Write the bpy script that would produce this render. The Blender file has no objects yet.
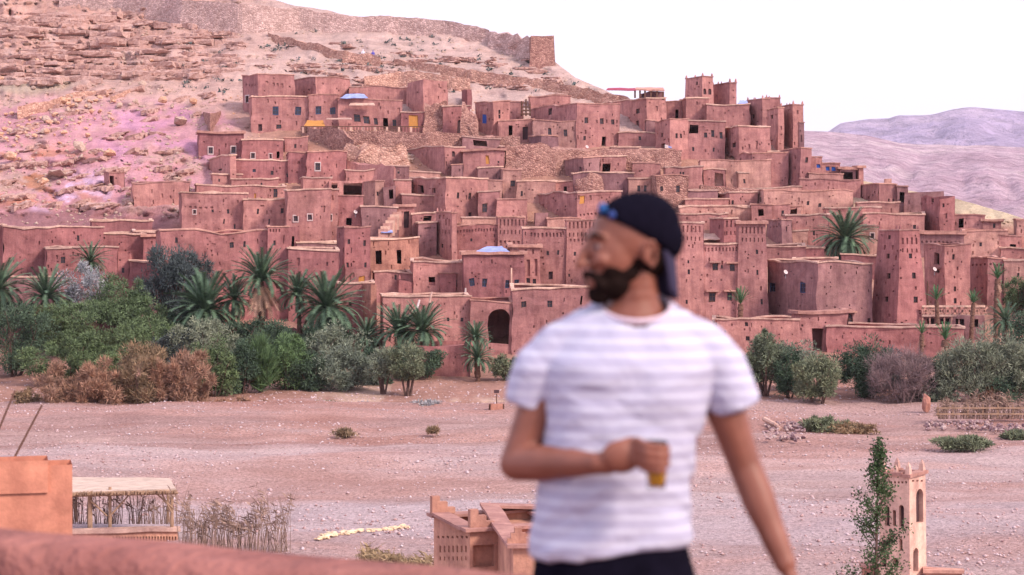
import bpy, bmesh, math, random
import numpy as np
from mathutils import Vector, Matrix
R = math.radians
random.seed(7); rng = np.random.default_rng(11)
scene = bpy.context.scene
COL = scene.collection

# ------------------------------------------------------------------ camera, sky, sun, exposure
CZ = 14.5            # eye height above the dry river bed
F = 2000.0           # focal length in pixels of the 1024 px wide picture
HOR = 230.0          # picture row of the horizon
cam_d = bpy.data.cameras.new('camera'); cam = bpy.data.objects.new('camera', cam_d); COL.objects.link(cam)
cam.location = (0, 0, CZ); cam.rotation_euler = (R(90), 0, 0)
cam_d.sensor_width = 36; cam_d.lens = 36 * F / 1024
cam_d.shift_y = -(287.5 - HOR) / 1024
cam_d.clip_start = 0.1; cam_d.clip_end = 30000
cam_d.dof.use_dof = True; cam_d.dof.focus_distance = 215; cam_d.dof.aperture_fstop = 3.9
scene.camera = cam
scene.view_settings.view_transform = 'Standard'; scene.view_settings.look = 'None'
scene.view_settings.gamma = 1; scene.view_settings.exposure = 0.85
SUN_EL, SUN_AZ = 38, 128      # azimuth clockwise from +Y: light comes from the right, a little behind the camera
world = bpy.data.worlds.new('World'); scene.world = world; world.use_nodes = True
wn, wl = world.node_tree.nodes, world.node_tree.links
bg = wn['Background']; sky = wn.new('ShaderNodeTexSky'); sky.sky_type = 'NISHITA'; sky.sun_disc = False
sky.sun_elevation = R(SUN_EL); sky.sun_rotation = R(SUN_AZ); sky.dust_density = 4; sky.air_density = 1.0
mx = wn.new('ShaderNodeMixRGB'); mx.inputs[0].default_value = 0.88
mx.inputs[2].default_value = (7.1, 6.75, 8.4, 1)
wl.new(sky.outputs[0], mx.inputs[1]); wl.new(mx.outputs[0], bg.inputs[0]); bg.inputs[1].default_value = 0.1
sd = bpy.data.lights.new('sun', 'SUN'); sd.energy = 2.3; sd.angle = R(12); sd.color = (1, .84, .72)
so = bpy.data.objects.new('sun', sd); COL.objects.link(so)
so.rotation_euler = (R(90 - SUN_EL), 0, R(180 - SUN_AZ)); so.location = (60, -40, 120)

# ------------------------------------------------------------------ helpers
def P(px, py, d): return Vector(((px - 512) / F * d, d, CZ - (py - HOR) / F * d))
def tag(o, label=None, cat=None, group=None, kind=None):
    if label: o['label'] = label
    if cat: o['category'] = cat
    if group: o['group'] = group
    if kind: o['kind'] = kind
    return o
def meshdata(name, verts, faces, mat=None, smooth=False):
    me = bpy.data.meshes.new(name)
    me.from_pydata([tuple(v) for v in verts], [], faces)
    if mat: me.materials.append(mat)
    if smooth: me.shade_smooth()
    return me
def link(name, me, parent=None, loc=None, rot=None, scale=None):
    o = bpy.data.objects.new(name, me); COL.objects.link(o)
    if parent: o.parent = parent
    if loc is not None: o.location = loc
    if rot is not None: o.rotation_euler = rot
    if scale is not None: o.scale = scale
    return o
def empty(name, loc, rz=0):
    o = bpy.data.objects.new(name, None); COL.objects.link(o); o.location = loc; o.rotation_euler = (0, 0, rz)
    o.empty_display_size = .5
    return o
def tris_mesh(name, V, T, mat, smooth=False):
    """fast mesh from numpy verts (n,3) and faces (m,k)"""
    me = bpy.data.meshes.new(name); k = T.shape[1]
    me.vertices.add(len(V)); me.vertices.foreach_set('co', V.astype(np.float32).ravel())
    me.loops.add(T.size); me.loops.foreach_set('vertex_index', T.astype(np.int32).ravel())
    me.polygons.add(len(T)); me.polygons.foreach_set('loop_start', np.arange(0, T.size, k, dtype=np.int32))
    me.polygons.foreach_set('loop_total', np.full(len(T), k, dtype=np.int32))
    me.update(calc_edges=True); me.validate()
    if mat: me.materials.append(mat)
    if smooth: me.shade_smooth()
    return me
_perm = np.random.default_rng(3).random((256, 256)).astype(np.float64)
def vn2(x, y):
    xi = np.floor(x).astype(int); yi = np.floor(y).astype(int); fx = x - xi; fy = y - yi
    fx = fx * fx * (3 - 2 * fx); fy = fy * fy * (3 - 2 * fy)
    a = _perm[xi & 255, yi & 255]; b = _perm[(xi + 1) & 255, yi & 255]
    c = _perm[xi & 255, (yi + 1) & 255]; d = _perm[(xi + 1) & 255, (yi + 1) & 255]
    return (a * (1 - fx) + b * fx) * (1 - fy) + (c * (1 - fx) + d * fx) * fy - .5
def fbm(x, y, o=4, g=.5):
    s = 0; a = 1
    for i in range(o):
        s = s + a * vn2(x * 2 ** i + 17.3 * i, y * 2 ** i + 9.1 * i); a *= g
    return s
def sn(a, b):      # scalar smooth noise -0.5..0.5
    return float(vn2(np.array(a), np.array(b)))

# ------------------------------------------------------------------ materials
def newmat(name, rough=.9, spec=.15):
    m = bpy.data.materials.new(name); m.use_nodes = True
    b = m.node_tree.nodes['Principled BSDF']; b.inputs['Roughness'].default_value = rough
    b.inputs['Specular IOR Level'].default_value = spec
    return m, m.node_tree.nodes, m.node_tree.links, b
def noise(nt, lk, vec, scale, detail=4, rough=.6, dist=0):
    n = nt.new('ShaderNodeTexNoise'); n.inputs['Scale'].default_value = scale; n.inputs['Detail'].default_value = detail
    n.inputs['Roughness'].default_value = rough; n.inputs['Distortion'].default_value = dist
    lk.new(vec, n.inputs['Vector']); return n.outputs['Fac']
def mapping(nt, lk, vec, sc):
    m = nt.new('ShaderNodeMapping'); m.inputs['Scale'].default_value = sc; lk.new(vec, m.inputs['Vector']); return m.outputs[0]
def ramp(nt, lk, fac, stops):
    r = nt.new('ShaderNodeValToRGB'); e = r.color_ramp.elements
    e[0].position = stops[0][0]; e[0].color = (*stops[0][1], 1); e[1].position = stops[-1][0]; e[1].color = (*stops[-1][1], 1)
    for p, c in stops[1:-1]:
        x = e.new(p); x.color = (*c, 1)
    lk.new(fac, r.inputs[0]); return r.outputs[0]
def mixc(nt, lk, fac, a, b, mode='MIX'):
    m = nt.new('ShaderNodeMixRGB'); m.blend_type = mode
    for i, v in ((0, fac), (1, a), (2, b)):
        if hasattr(v, 'links'): lk.new(v, m.inputs[i])
        else: m.inputs[i].default_value = v if i == 0 else (*v, 1)
    return m.outputs[0]
def bump(nt, lk, b, h, strength=.5, dist=.1):
    n = nt.new('ShaderNodeBump'); n.inputs['Strength'].default_value = strength; n.inputs['Distance'].default_value = dist
    lk.new(h, n.inputs['Height']); lk.new(n.outputs[0], b.inputs['Normal'])
def g3(v): return (v, v, v)
def sc3(c, k): return tuple(min(1, x * k) for x in c)
def mud(name, c, var=.22, bs=.5):
    m, nt, lk, b = newmat(name, .95, .08)
    geo = nt.new('ShaderNodeNewGeometry'); pos = geo.outputs['Position']
    oi = nt.new('ShaderNodeObjectInfo')
    big = noise(nt, lk, pos, .22, 3); mid = noise(nt, lk, pos, 1.1, 5, .65)
    streak = noise(nt, lk, mapping(nt, lk, pos, (1.6, 1.6, .16)), 1.6, 4, .6)
    fine = noise(nt, lk, pos, 7, 3, .7)
    col = ramp(nt, lk, big, [(.3, sc3(c, 1 - var)), (.7, sc3(c, 1 + var))])
    col = mixc(nt, lk, .75, col, ramp(nt, lk, mid, [(.32, (.70, .64, .68)), (.66, (1.24, 1.26, 1.2))]), 'MULTIPLY')
    col = mixc(nt, lk, .5, col, ramp(nt, lk, streak, [(.36, (.66, .60, .62)), (.58, g3(1.08))]), 'MULTIPLY')
    col = mixc(nt, lk, .5, col, ramp(nt, lk, fine, [(.3, g3(.72)), (.7, g3(1.22))]), 'MULTIPLY')
    # pale patches of newer plaster
    pt = noise(nt, lk, mapping(nt, lk, pos, (.5, .5, .8)), .9, 2, .5, .6)
    col = mixc(nt, lk, ramp(nt, lk, pt, [(.60, g3(0)), (.66, g3(.35))]), col, sc3(c, 1.32))
    # rammed-earth lifts
    w = nt.new('ShaderNodeTexWave'); w.bands_direction = 'Z'; w.inputs['Scale'].default_value = .36; w.inputs['Distortion'].default_value = 1.6
    w.inputs['Detail'].default_value = 2; w.inputs['Detail Scale'].default_value = .6; lk.new(pos, w.inputs['Vector'])
    col = mixc(nt, lk, .13, col, ramp(nt, lk, w.outputs['Fac'], [(0, g3(.72)), (.14, g3(1.03))]), 'MULTIPLY')
    tint = ramp(nt, lk, oi.outputs['Random'], [(0, (.76, .76, .82)), (.5, (1, 1, 1)), (1, (1.2, 1.22, 1.18))])
    col = mixc(nt, lk, .8, col, tint, 'MULTIPLY')
    lk.new(col, b.inputs['Base Color'])
    h = mixc(nt, lk, .5, mid, fine); bump(nt, lk, b, h, bs, .12)
    return m
def flat(name, c, rough=.8, var=.15, scale=6, spec=.2, bs=.3, bd=.02, metallic=0):
    m, nt, lk, b = newmat(name, rough, spec)
    tc = nt.new('ShaderNodeTexCoord'); n = noise(nt, lk, tc.outputs['Object'], scale, 4)
    lk.new(ramp(nt, lk, n, [(.3, sc3(c, 1 - var)), (.7, sc3(c, 1 + var))]), b.inputs['Base Color'])
    if bs: bump(nt, lk, b, n, bs, bd)
    b.inputs['Metallic'].default_value = metallic
    return m
def stone(name, c1, c2, scale=1.6):
    m, nt, lk, b = newmat(name, .95, .08)
    geo = nt.new('ShaderNodeNewGeometry'); pos = mapping(nt, lk, geo.outputs['Position'], (1, 1, 1.5))
    wob = noise(nt, lk, pos, 2.0, 2)
    v = nt.new('ShaderNodeTexVoronoi'); v.inputs['Scale'].default_value = scale; lk.new(pos, v.inputs['Vector'])
    ve = nt.new('ShaderNodeTexVoronoi'); ve.feature = 'DISTANCE_TO_EDGE'; ve.inputs['Scale'].default_value = scale; lk.new(pos, ve.inputs['Vector'])
    sep = nt.new('ShaderNodeSeparateColor'); lk.new(v.outputs['Color'], sep.inputs[0])
    col = ramp(nt, lk, sep.outputs[0], [(0, c1), (.5, c2), (1, sc3(c2, 1.35))])
    col = mixc(nt, lk, .7, col, ramp(nt, lk, ve.outputs['Distance'], [(.02, g3(.62)), (.12, g3(1.04))]), 'MULTIPLY')
    big = noise(nt, lk, geo.outputs['Position'], .25, 3)
    col = mixc(nt, lk, .6, col, ramp(nt, lk, big, [(.3, g3(.78)), (.7, g3(1.2))]), 'MULTIPLY')
    lk.new(col, b.inputs['Base Color']); bump(nt, lk, b, ve.outputs['Distance'], .9, .25)
    return m
M = {}
M['p'] = mud('mud_pink', (.395, .192, .178))
M['r'] = mud('mud_red', (.325, .140, .138))  # redder mud, darkened further so the colour carries shade on the left-hand houses
M['t'] = mud('mud_tan', (.45, .25, .215))
M['d'] = mud('mud_dusky', (.26, .138, .142))  # dusky purple mud; the shade of the shaded walls is painted into it
M['s'] = stone('rubble_stone_wall', (.26, .125, .11), (.38, .21, .175), 3.0)
M['o'] = mud('mud_orange', (.41, .20, .155))
M['cop_pale'] = mud('coping_pale', (.56, .37, .30), .15, .3)
M['cop_mud'] = mud('coping_mud', (.44, .24, .20), .15, .3)
M['roof'] = mud('roof_earth', (.42, .24, .20), .15, .3)
M['wood'] = flat('old_wood', (.12, .06, .045), .8)
M['pane'] = flat('dark_pane', (.035, .03, .045), .25, spec=.5, bs=0)
M['panel'] = flat('dark_shutter', (.075, .04, .045), .7)
M['blue'] = flat('blue_paint', (.035, .06, .13), .5)
M['skyblue'] = flat('bright_blue_paint', (.03, .10, .40), .5)
M['yellow'] = flat('ochre_door', (.48, .22, .06), .7)
M['white'] = flat('white_wash', (.56, .46, .45), .8)
M['bluetarp'] = flat('blue_sheet', (.27, .32, .60), .5, var=.35, scale=1.5)
M['metal'] = flat('grey_metal', (.22, .21, .24), .5, metallic=.3)
# ------------------------------------------------------------------ land
_dy = np.array([-60, 0, 60, 150, 250, 330, 365, 402, 403.5])
_dd = np.array([420, 372, 330, 275, 235, 206, 193, 169, 168.5])
_cx = np.array([-800, -300, 0, 150, 250, 300, 400, 480, 550, 575, 600, 620, 660, 800, 850, 900, 960, 1000, 1024, 1200, 1800])
_cy = np.array([-10, -22, -16, -12, -6, 6, 24, 36, 58, 77, 88, 97, 112, 150, 178, 189, 200, 211, 219, 233, 236])
def crest(px): return np.interp(px, _cx, _cy)
def D(px, py): return float(np.interp(py, _dy, _dd))
cols = np.concatenate([np.arange(-800, -20, 12), np.arange(-20, 1046, 2), np.arange(1050, 1800, 12)]).astype(float)
rows = np.linspace(0, 1, 235)
PX, TT = np.meshgrid(cols, rows)
CR = crest(PX) + fbm(PX / 22, PX * 0 + 3.3, 4) * 5 * np.clip((600 - PX) / 500, .25, 1)
PY = 403 + (CR - 403) * TT
DD = np.interp(PY, _dy, _dd)
def sstep(a, b, x):
    t = np.clip((x - a) / (b - a), 0, 1); return t * t * (3 - 2 * t)
cliff = sstep(260, 120, PX + (PY - 60) * 1.2) * sstep(95, 70, PY)        # strata cliff, upper left
slope = sstep(330, 200, PX) * sstep(235, 200, PY)                          # bare slope left of the village
upper = sstep(110, 85, PY - np.interp(PX, [300, 620], [10, 25]))           # slope above the village
right = sstep(830, 880, PX) * sstep(225, 205, PY + (900 - PX) * .15)
rug = np.maximum(np.maximum(slope, upper), right * .5)
n1 = fbm(PX / 34 + PY / 60, PY / 17, 5, .55); n2 = fbm(PX / 7, PY / 4.5, 4, .6)
ridg = np.abs(fbm((PX + PY * 1.5) / 26, (PY - PX * .45) / 15, 4))
off = rug * (n1 * 3.4 + n2 * .8 - ridg * 3.6)
strat = PY + fbm(PX / 60, PY / 40, 3) * 9 + PX * .03
saw = (strat / 13.0) % 1; saw2 = (strat / 4.6) % 1
off += cliff * ((saw ** .6 - .5) * 5.5 + (saw2 - .5) * .9 + np.round(fbm(PX / 16, PY / 55, 3) * 5) * .8)
crev = np.exp(-((PY - 73 - (PX - 20) * .055) / 1.9) ** 2) * sstep(12, 30, PX) * sstep(165, 95, PX)
off += crev * 5 + np.exp(-((PX - 10.5 - (PY - 20) * .06) / 1.6) ** 2) * sstep(6, 14, PY) * sstep(50, 30, PY) * 6
ledge = sstep(80, 84, PY) * sstep(110, 100, PY) * sstep(110, 70, PX)
off += ledge * (np.abs(((PX + fbm(PX / 9, PY / 30, 2) * 9) / 6.5) % 1 - .5) * 2.4)
off += (1 - rug) * (n1 * 1.6 + n2 * .5) * sstep(402, 385, PY) + (1 - rug) * .5
DD = DD + off * sstep(404, 380, PY)
X = (PX - 512) / F * DD; Y = DD; Z = CZ - (PY - HOR) / F * DD
Z[0] -= 1.5
# far side of the hill
bx, by, bz = [X], [Y], [Z]
for dd_, dz in ((12, -1.5), (45, -9), (150, -60)):
    bx.append(X[-1:] * (DD[-1:] + dd_) / DD[-1:]); by.append(Y[-1:] + dd_); bz.append(Z[-1:] + dz)
X = np.vstack(bx); Y = np.vstack(by); Z = np.maximum(np.vstack(bz), -3)
nr, nc = X.shape
idx = np.arange(nr * nc).reshape(nr, nc)
T = np.stack([idx[:-1, :-1], idx[:-1, 1:], idx[1:, 1:], idx[1:, :-1]], -1).reshape(-1, 4)
hm, nt, lk, b = newmat('hill_rock_and_soil', .95, .05)
geo = nt.new('ShaderNodeNewGeometry'); pos = geo.outputs['Position']
vc = nt.new('ShaderNodeVertexColor'); vc.layer_name = 'soil'
n_b = noise(nt, lk, pos, .09, 5, .65); n_m = noise(nt, lk, pos, .6, 5, .7); n_f = noise(nt, lk, pos, 3.5, 4, .75)
n_s = noise(nt, lk, mapping(nt, lk, pos, (.12, .12, 1.1)), .8, 4, .6)
c = mixc(nt, lk, .7, vc.outputs[0], ramp(nt, lk, n_b, [(.3, g3(.78)), (.7, g3(1.2))]), 'MULTIPLY')
c = mixc(nt, lk, .5, c, ramp(nt, lk, n_m, [(.3, g3(.66)), (.7, (1.32, 1.26, 1.24))]), 'MULTIPLY')
c = mixc(nt, lk, .6, c, ramp(nt, lk, n_f, [(.3, g3(.62)), (.7, g3(1.32))]), 'MULTIPLY')
c = mixc(nt, lk, .35, c, ramp(nt, lk, n_s, [(.38, (.66, .56, .56)), (.55, g3(1.06))]), 'MULTIPLY')
lk.new(c, b.inputs['Base Color']); bump(nt, lk, b, mixc(nt, lk, .5, n_m, n_f), .8, .6)
hill_me = tris_mesh('hill', np.stack([X.ravel(), Y.ravel(), Z.ravel()], 1), T, hm, False)
# soil colours: what the ground itself is made of
soil = np.zeros((nr, nc, 3)); base = np.array([.40, .225, .175])
PXe = np.vstack([PX] + [PX[-1:]] * 3); PYe = np.vstack([PY] + [PY[-1:]] * 3)
def blend(c, m): 
    global soil
    soil = soil * (1 - m[..., None]) + np.array(c) * m[..., None]
soil[:] = base
nA = fbm(PXe / 45, PYe / 26, 4) ; nB = fbm(PXe / 18 + 5, PYe / 9, 4)
blend((.50, .36, .325), sstep(125, 95, PYe - np.interp(PXe, [300, 640], [-5, 25]) + nA * 20))        # pale dusty upper slope
blend((.50, .33, .29), sstep(300, 200, PXe) * sstep(230, 205, PYe))
blend((.52, .275, .31), sstep(-.4, -.05, nA + .08) * sstep(260, 180, PXe) * sstep(86, 118, PYe + nB * 16 - PXe * .04) * sstep(235, 215, PYe))
blend((.54, .28, .38), sstep(-.2, .1, nB - abs(nA) * .2) * sstep(250, 200, PXe) * sstep(100, 120, PYe + nA * 12) * sstep(170, 150, PYe) * sstep(75, 120, PXe))
blend((.60, .42, .56), sstep(.02, .14, nA + nB * .4) * sstep(125, 95, PXe) * sstep(20, 40, PXe) * sstep(165, 185, PYe) * sstep(222, 208, PYe))
blend((.49, .295, .25), sstep(82, 70, PYe) * sstep(240, 150, PXe) * sstep(-.2, .1, nB + .1))                # ochre cliff
blend((.42, .34, .27), sstep(80, 83, PYe) * sstep(98, 88, PYe + nB * 6) * sstep(85, 60, PXe) * .8)           # grey-green seam
blend((.45, .19, .10), sstep(.12, .22, fbm((PXe + PYe * 1.3) / 30, (PYe - PXe * .4) / 9, 3)) * sstep(120, 60, PXe) * sstep(135, 160, PYe) * sstep(215, 200, PYe) * .7)
blend((.56, .46, .33), sstep(835, 870, PXe) * sstep(232, 214, PYe))
blend((.30, .15, .16), sstep(203, 214, PYe + nB * 10) * sstep(200, 150, PXe) * sstep(250, 235, PYe))
blend((.36, .205, .165), sstep(340, 366, PYe))
blend((.50, .35, .28), sstep(620, 560, PXe) * sstep(372, 382, PYe) * sstep(-.1, .15, nA) * sstep(300, 340, PXe))
va = hill_me.color_attributes.new('soil', 'FLOAT_COLOR', 'POINT')
va.data.foreach_set('color', np.concatenate([soil, np.ones((nr, nc, 1))], 2).astype(np.float32).ravel())
link('hill', hill_me)['kind'] = 'structure'

# dry river bed and the ground to the horizon
ys = np.concatenate([np.arange(-40, 60, 20), np.linspace(60, 176, 240), np.array([182, 200, 300, 600, 1500, 4000, 8500])]).astype(float)
xs = np.linspace(-1, 1, 330)
YY, SS = np.meshgrid(ys, xs, indexing='ij')
XX = SS * np.where(YY < 180, 62 + YY * .08, YY * 1.5 + 60)
near = sstep(58, 62, YY) * sstep(180, 172, YY)
ZZ = near * (fbm(XX / 9, YY / 5, 4) * .55 + fbm(XX / 1.3, YY / .9, 3) * .06) - .12
ZZ += near * .25 * np.exp(-((YY - 150 - fbm(XX / 20, XX * 0, 2) * 10 + XX * .1) / 2.2) ** 2)
ZZ -= near * .45 * np.exp(-((YY - 121 - fbm(XX / 22, XX * 0 + 4, 2) * 10 - XX * .12) / 5) ** 2)
ZZ[YY > 180] = -1.2
nr, nc = YY.shape; idx = np.arange(nr * nc).reshape(nr, nc)
T = np.stack([idx[:-1, :-1], idx[:-1, 1:], idx[1:, 1:], idx[1:, :-1]], -1).reshape(-1, 4)
rm, nt, lk, b = newmat('river_bed_gravel', .95, .08)
geo = nt.new('ShaderNodeNewGeometry'); pos = geo.outputs['Position']
n_b = noise(nt, lk, mapping(nt, lk, pos, (.5, 1, 1)), .07, 5, .6, .4); n_m = noise(nt, lk, mapping(nt, lk, pos, (.5, 1, 1)), .5, 5, .7)
n_f = noise(nt, lk, pos, 5, 4, .8)
c = ramp(nt, lk, n_b, [(.36, (.47, .30, .265)), (.45, (.54, .37, .34)), (.54, (.49, .37, .36)), (.64, (.57, .44, .42))])
sp = nt.new('ShaderNodeSeparateXYZ'); lk.new(pos, sp.inputs[0]); wv = noise(nt, lk, mapping(nt, lk, pos, (.25, .8, 1)), .12, 4, .6)
ma = nt.new('ShaderNodeMath'); ma.operation = 'MULTIPLY_ADD'; lk.new(wv, ma.inputs[0]); ma.inputs[1].default_value = 34; lk.new(sp.outputs[1], ma.inputs[2])
mb = nt.new('ShaderNodeMapRange'); lk.new(ma.outputs[0], mb.inputs[0]); mb.inputs[1].default_value = 97; mb.inputs[2].default_value = 187
bnd = ramp(nt, lk, mb.outputs[0], [(0, (.92, .86, .84)), (.14, (.90, .84, .84)), (.20, (.98, 1.0, 1.05)), (.30, (1.0, 1.03, 1.08)), (.36, (.86, .78, .76)), (.50, (1.02, 1.0, 1.0)), (.58, (1.04, 1.0, 1.0)), (.64, (.76, .62, .58)), (.70, (.94, .84, .80)), (.76, (.74, .60, .56)), (.84, (.92, .80, .76)), (1, (.84, .70, .66))])
c = mixc(nt, lk, 1, c, bnd, 'MULTIPLY')
c = mixc(nt, lk, .4, c, ramp(nt, lk, n_m, [(.32, (.74, .68, .68)), (.62, g3(1.15))]), 'MULTIPLY')
c = mixc(nt, lk, .75, c, ramp(nt, lk, n_f, [(.36, g3(.5)), (.5, g3(1)), (.66, (1.45, 1.45, 1.5))]), 'MULTIPLY')
lk.new(c, b.inputs['Base Color']); bump(nt, lk, b, n_f, 1, .25)
link('river_bed', tris_mesh('river_bed', np.stack([XX.ravel(), YY.ravel(), ZZ.ravel()], 1), T, rm, True))['kind'] = 'structure'
def ground_z(x, y):
    if y < 60 or y > 176: return -.12
    return float(fbm(np.array(x / 9), np.array(y / 5), 4)) * .55 - .12 - .45 * math.exp(-((y - 121 - float(fbm(np.array(x / 22), np.array(4.), 2)) * 10 - x * .12) / 5) ** 2)

# rocks shared by every scatter
def rock_mesh(name, mat, seed, sub=1, rough=.35):
    r = random.Random(seed); bm = bmesh.new(); bmesh.ops.create_icosphere(bm, subdivisions=sub, radius=.5)
    sx, sy, sz = r.uniform(.8, 1.3), r.uniform(.7, 1.1), r.uniform(.5, .85)
    for v in bm.verts:
        k = 1 + r.uniform(-rough, rough)
        v.co = Vector((v.co.x * sx, v.co.y * sy, v.co.z * sz)) * k
    me = bpy.data.meshes.new(name); bm.to_mesh(me); bm.free(); me.materials.append(mat); return me
def scatter_rocks(name, pts, sizes, mat, label, cat='stones'):
    """many small stones as one joined real mesh"""
    oc = np.array([(1, 0, 0), (-1, 0, 0), (0, 1, 0), (0, -1, 0), (0, 0, 1), (0, 0, -1)], float) * .5
    of = np.array([(0, 2, 4), (2, 1, 4), (1, 3, 4), (3, 0, 4), (2, 0, 5), (1, 2, 5), (3, 1, 5), (0, 3, 5)])
    n = len(pts); V = np.tile(oc, (n, 1, 1)) * rng.uniform(.6, 1.3, (n, 6, 1))
    a = rng.uniform(0, 6.28, n); ca, sa = np.cos(a)[:, None], np.sin(a)[:, None]
    x = V[:, :, 0] * ca - V[:, :, 1] * sa; y = V[:, :, 0] * sa + V[:, :, 1] * ca
    V[:, :, 0] = x; V[:, :, 1] = y; V[:, :, 2] *= .65
    V = V * sizes[:, None, None] + pts[:, None, :]
    Tt = (of[None] + (np.arange(n) * 6)[:, None, None]).reshape(-1, 3)
    o = link(name, tris_mesh(name, V.reshape(-1, 3), Tt, mat)); tag(o, label, cat, kind='stuff'); return o
def rockmat(name, stops):
    m, nt, lk, b = newmat(name, .92, .1)
    geo = nt.new('ShaderNodeNewGeometry')
    rn = noise(nt, lk, geo.outputs['Position'], 2.6, 2, .9)
    n = noise(nt, lk, geo.outputs['Position'], 4, 4)
    c = ramp(nt, lk, rn, stops)
    c = mixc(nt, lk, .5, c, ramp(nt, lk, n, [(.3, g3(.7)), (.7, g3(1.25))]), 'MULTIPLY')
    lk.new(c, b.inputs['Base Color']); bump(nt, lk, b, n, .5, .1); return m
M['pebble'] = rockmat('pebbles', [(.3, (.24, .14, .15)), (.45, (.44, .28, .26)), (.56, (.52, .40, .42)), (.72, (.66, .57, .58))])
M['boulder'] = rockmat('boulder_ochre', [(.3, (.40, .21, .14)), (.5, (.56, .33, .22)), (.7, (.62, .42, .32))])
M['boulder_g'] = rockmat('boulder_grey', [(.3, (.30, .21, .17)), (.5, (.44, .31, .25)), (.7, (.52, .38, .33))])
M['palestone'] = rockmat('pale_edge_stones', [(.3, (.50, .33, .22)), (.5, (.70, .52, .33)), (.7, (.78, .64, .48))])
n = 34000
yy = 80 + 92 * rng.random(n) ** 1.0; xx = (rng.random(n) * 1224 - 612) / F * yy
dens = fbm(xx / 9 + 3, yy / 5, 3) + rng.uniform(-.35, .35, n)
keep = dens > -.08; xx, yy = xx[keep], yy[keep]
zz = fbm(xx / 9, yy / 5, 4) * .55 - .12 - .45 * np.exp(-((yy - 121 - fbm(xx / 22, xx * 0 + 4, 2) * 10 - xx * .12) / 5) ** 2)
scatter_rocks('river_pebbles', np.stack([xx, yy, zz + .02], 1), .06 + .26 * rng.random(len(xx)) ** 4 + .0, M['pebble'], 'loose pale pebbles and cobbles strewn over the dry river bed', 'pebbles')

# far hills and mountain
def ridge(name, pts, d, front, seed, mat, relief, foot=-40):
    px = np.linspace(-500, 1550, 420); cy = np.interp(px, [p[0] for p in pts], [p[1] for p in pts])
    cy = cy + fbm(px / 40 + seed, px * 0, 4) * 2.2
    t = np.linspace(0, 1, 70)
    PX, TT = np.meshgrid(px, t); H = CZ - (np.interp(PX, px, cy) - HOR) / F * d
    Zc = foot + (H - foot) * (TT ** .8)
    Dp = front + (d - front) * TT + (fbm(PX / 30 + seed, TT * 5, 5) * relief) * (1 - TT ** 6)
    Zc += fbm(PX / 14 + seed, TT * 9, 5) * relief * .09 * np.sin(TT * 3.14)
    Dp = np.vstack([Dp, Dp[-1:] + (d - front) * .6]); Zc = np.vstack([Zc, Zc[-1:] * 0 + foot]); PX = np.vstack([PX, PX[-1:]])
    X = (PX - 512) / F * Dp
    nr, nc = X.shape; idx = np.arange(nr * nc).reshape(nr, nc)
    T = np.stack([idx[:-1, :-1], idx[:-1, 1:], idx[1:, 1:], idx[1:, :-1]], -1).reshape(-1, 4)
    link(name, tris_mesh(name, np.stack([X.ravel(), Dp.ravel(), Zc.ravel()], 1), T, mat, True))['kind'] = 'structure'
def hillmat(name, a, b_, c_, s):
    m, nt, lk, b = newmat(name, 1, 0)
    geo = nt.new('ShaderNodeNewGeometry'); pos = geo.outputs['Position']
    n1_ = noise(nt, lk, pos, s, 6, .65, .5); n2_ = noise(nt, lk, pos, s * 7, 5, .75); n3_ = noise(nt, lk, mapping(nt, lk, pos, (.4, .4, 3)), s * 2.4, 4, .7)
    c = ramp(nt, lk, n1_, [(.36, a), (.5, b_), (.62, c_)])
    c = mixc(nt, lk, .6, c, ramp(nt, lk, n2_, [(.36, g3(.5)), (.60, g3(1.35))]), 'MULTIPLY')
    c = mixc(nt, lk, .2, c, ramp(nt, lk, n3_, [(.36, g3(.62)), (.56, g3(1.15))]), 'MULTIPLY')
    lk.new(c, b.inputs['Base Color']); bump(nt, lk, b, n2_, 1, 1.5 / s * .06); return m
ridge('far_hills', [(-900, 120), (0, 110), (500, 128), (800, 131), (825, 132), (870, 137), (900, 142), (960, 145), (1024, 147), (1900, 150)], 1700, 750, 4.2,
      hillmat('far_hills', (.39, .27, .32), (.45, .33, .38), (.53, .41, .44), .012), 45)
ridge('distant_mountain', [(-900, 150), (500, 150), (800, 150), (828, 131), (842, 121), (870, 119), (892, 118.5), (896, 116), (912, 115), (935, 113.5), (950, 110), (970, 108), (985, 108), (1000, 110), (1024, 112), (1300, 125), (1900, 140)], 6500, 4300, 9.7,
      hillmat('distant_mountain', (.30, .24, .36), (.38, .30, .43), (.44, .35, .46), .0016), 200, -100)  # rock colour made bluer and paler to carry part of the haze

# ------------------------------------------------------------------ buildings
def unitbox(mat, name):
    v = [(x, y, z) for x in (-.5, .5) for y in (-.5, .5) for z in (-.5, .5)]
    f = [(0, 1, 3, 2), (4, 6, 7, 5), (0, 4, 5, 1), (2, 3, 7, 6), (0, 2, 6, 4), (1, 5, 7, 3)]
    return meshdata(name, v, f, mat)
def addbox(V, Fc, c, s, rz=0, jit=0):
    n = len(V); ca, sa = math.cos(rz), math.sin(rz)
    for x in (-.5, .5):
        for y in (-.5, .5):
            for z in (-.5, .5):
                lx, ly = x * s[0] + random.uniform(-jit, jit), y * s[1] + random.uniform(-jit, jit)
                V.append((c[0] + lx * ca - ly * sa, c[1] + lx * sa + ly * ca, c[2] + z * s[2] + random.uniform(-jit, jit)))
    for f in ((0, 1, 3, 2), (4, 6, 7, 5), (0, 4, 5, 1), (2, 3, 7, 6), (0, 2, 6, 4), (1, 5, 7, 3)):
        Fc.append(tuple(n + i for i in f))
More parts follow.
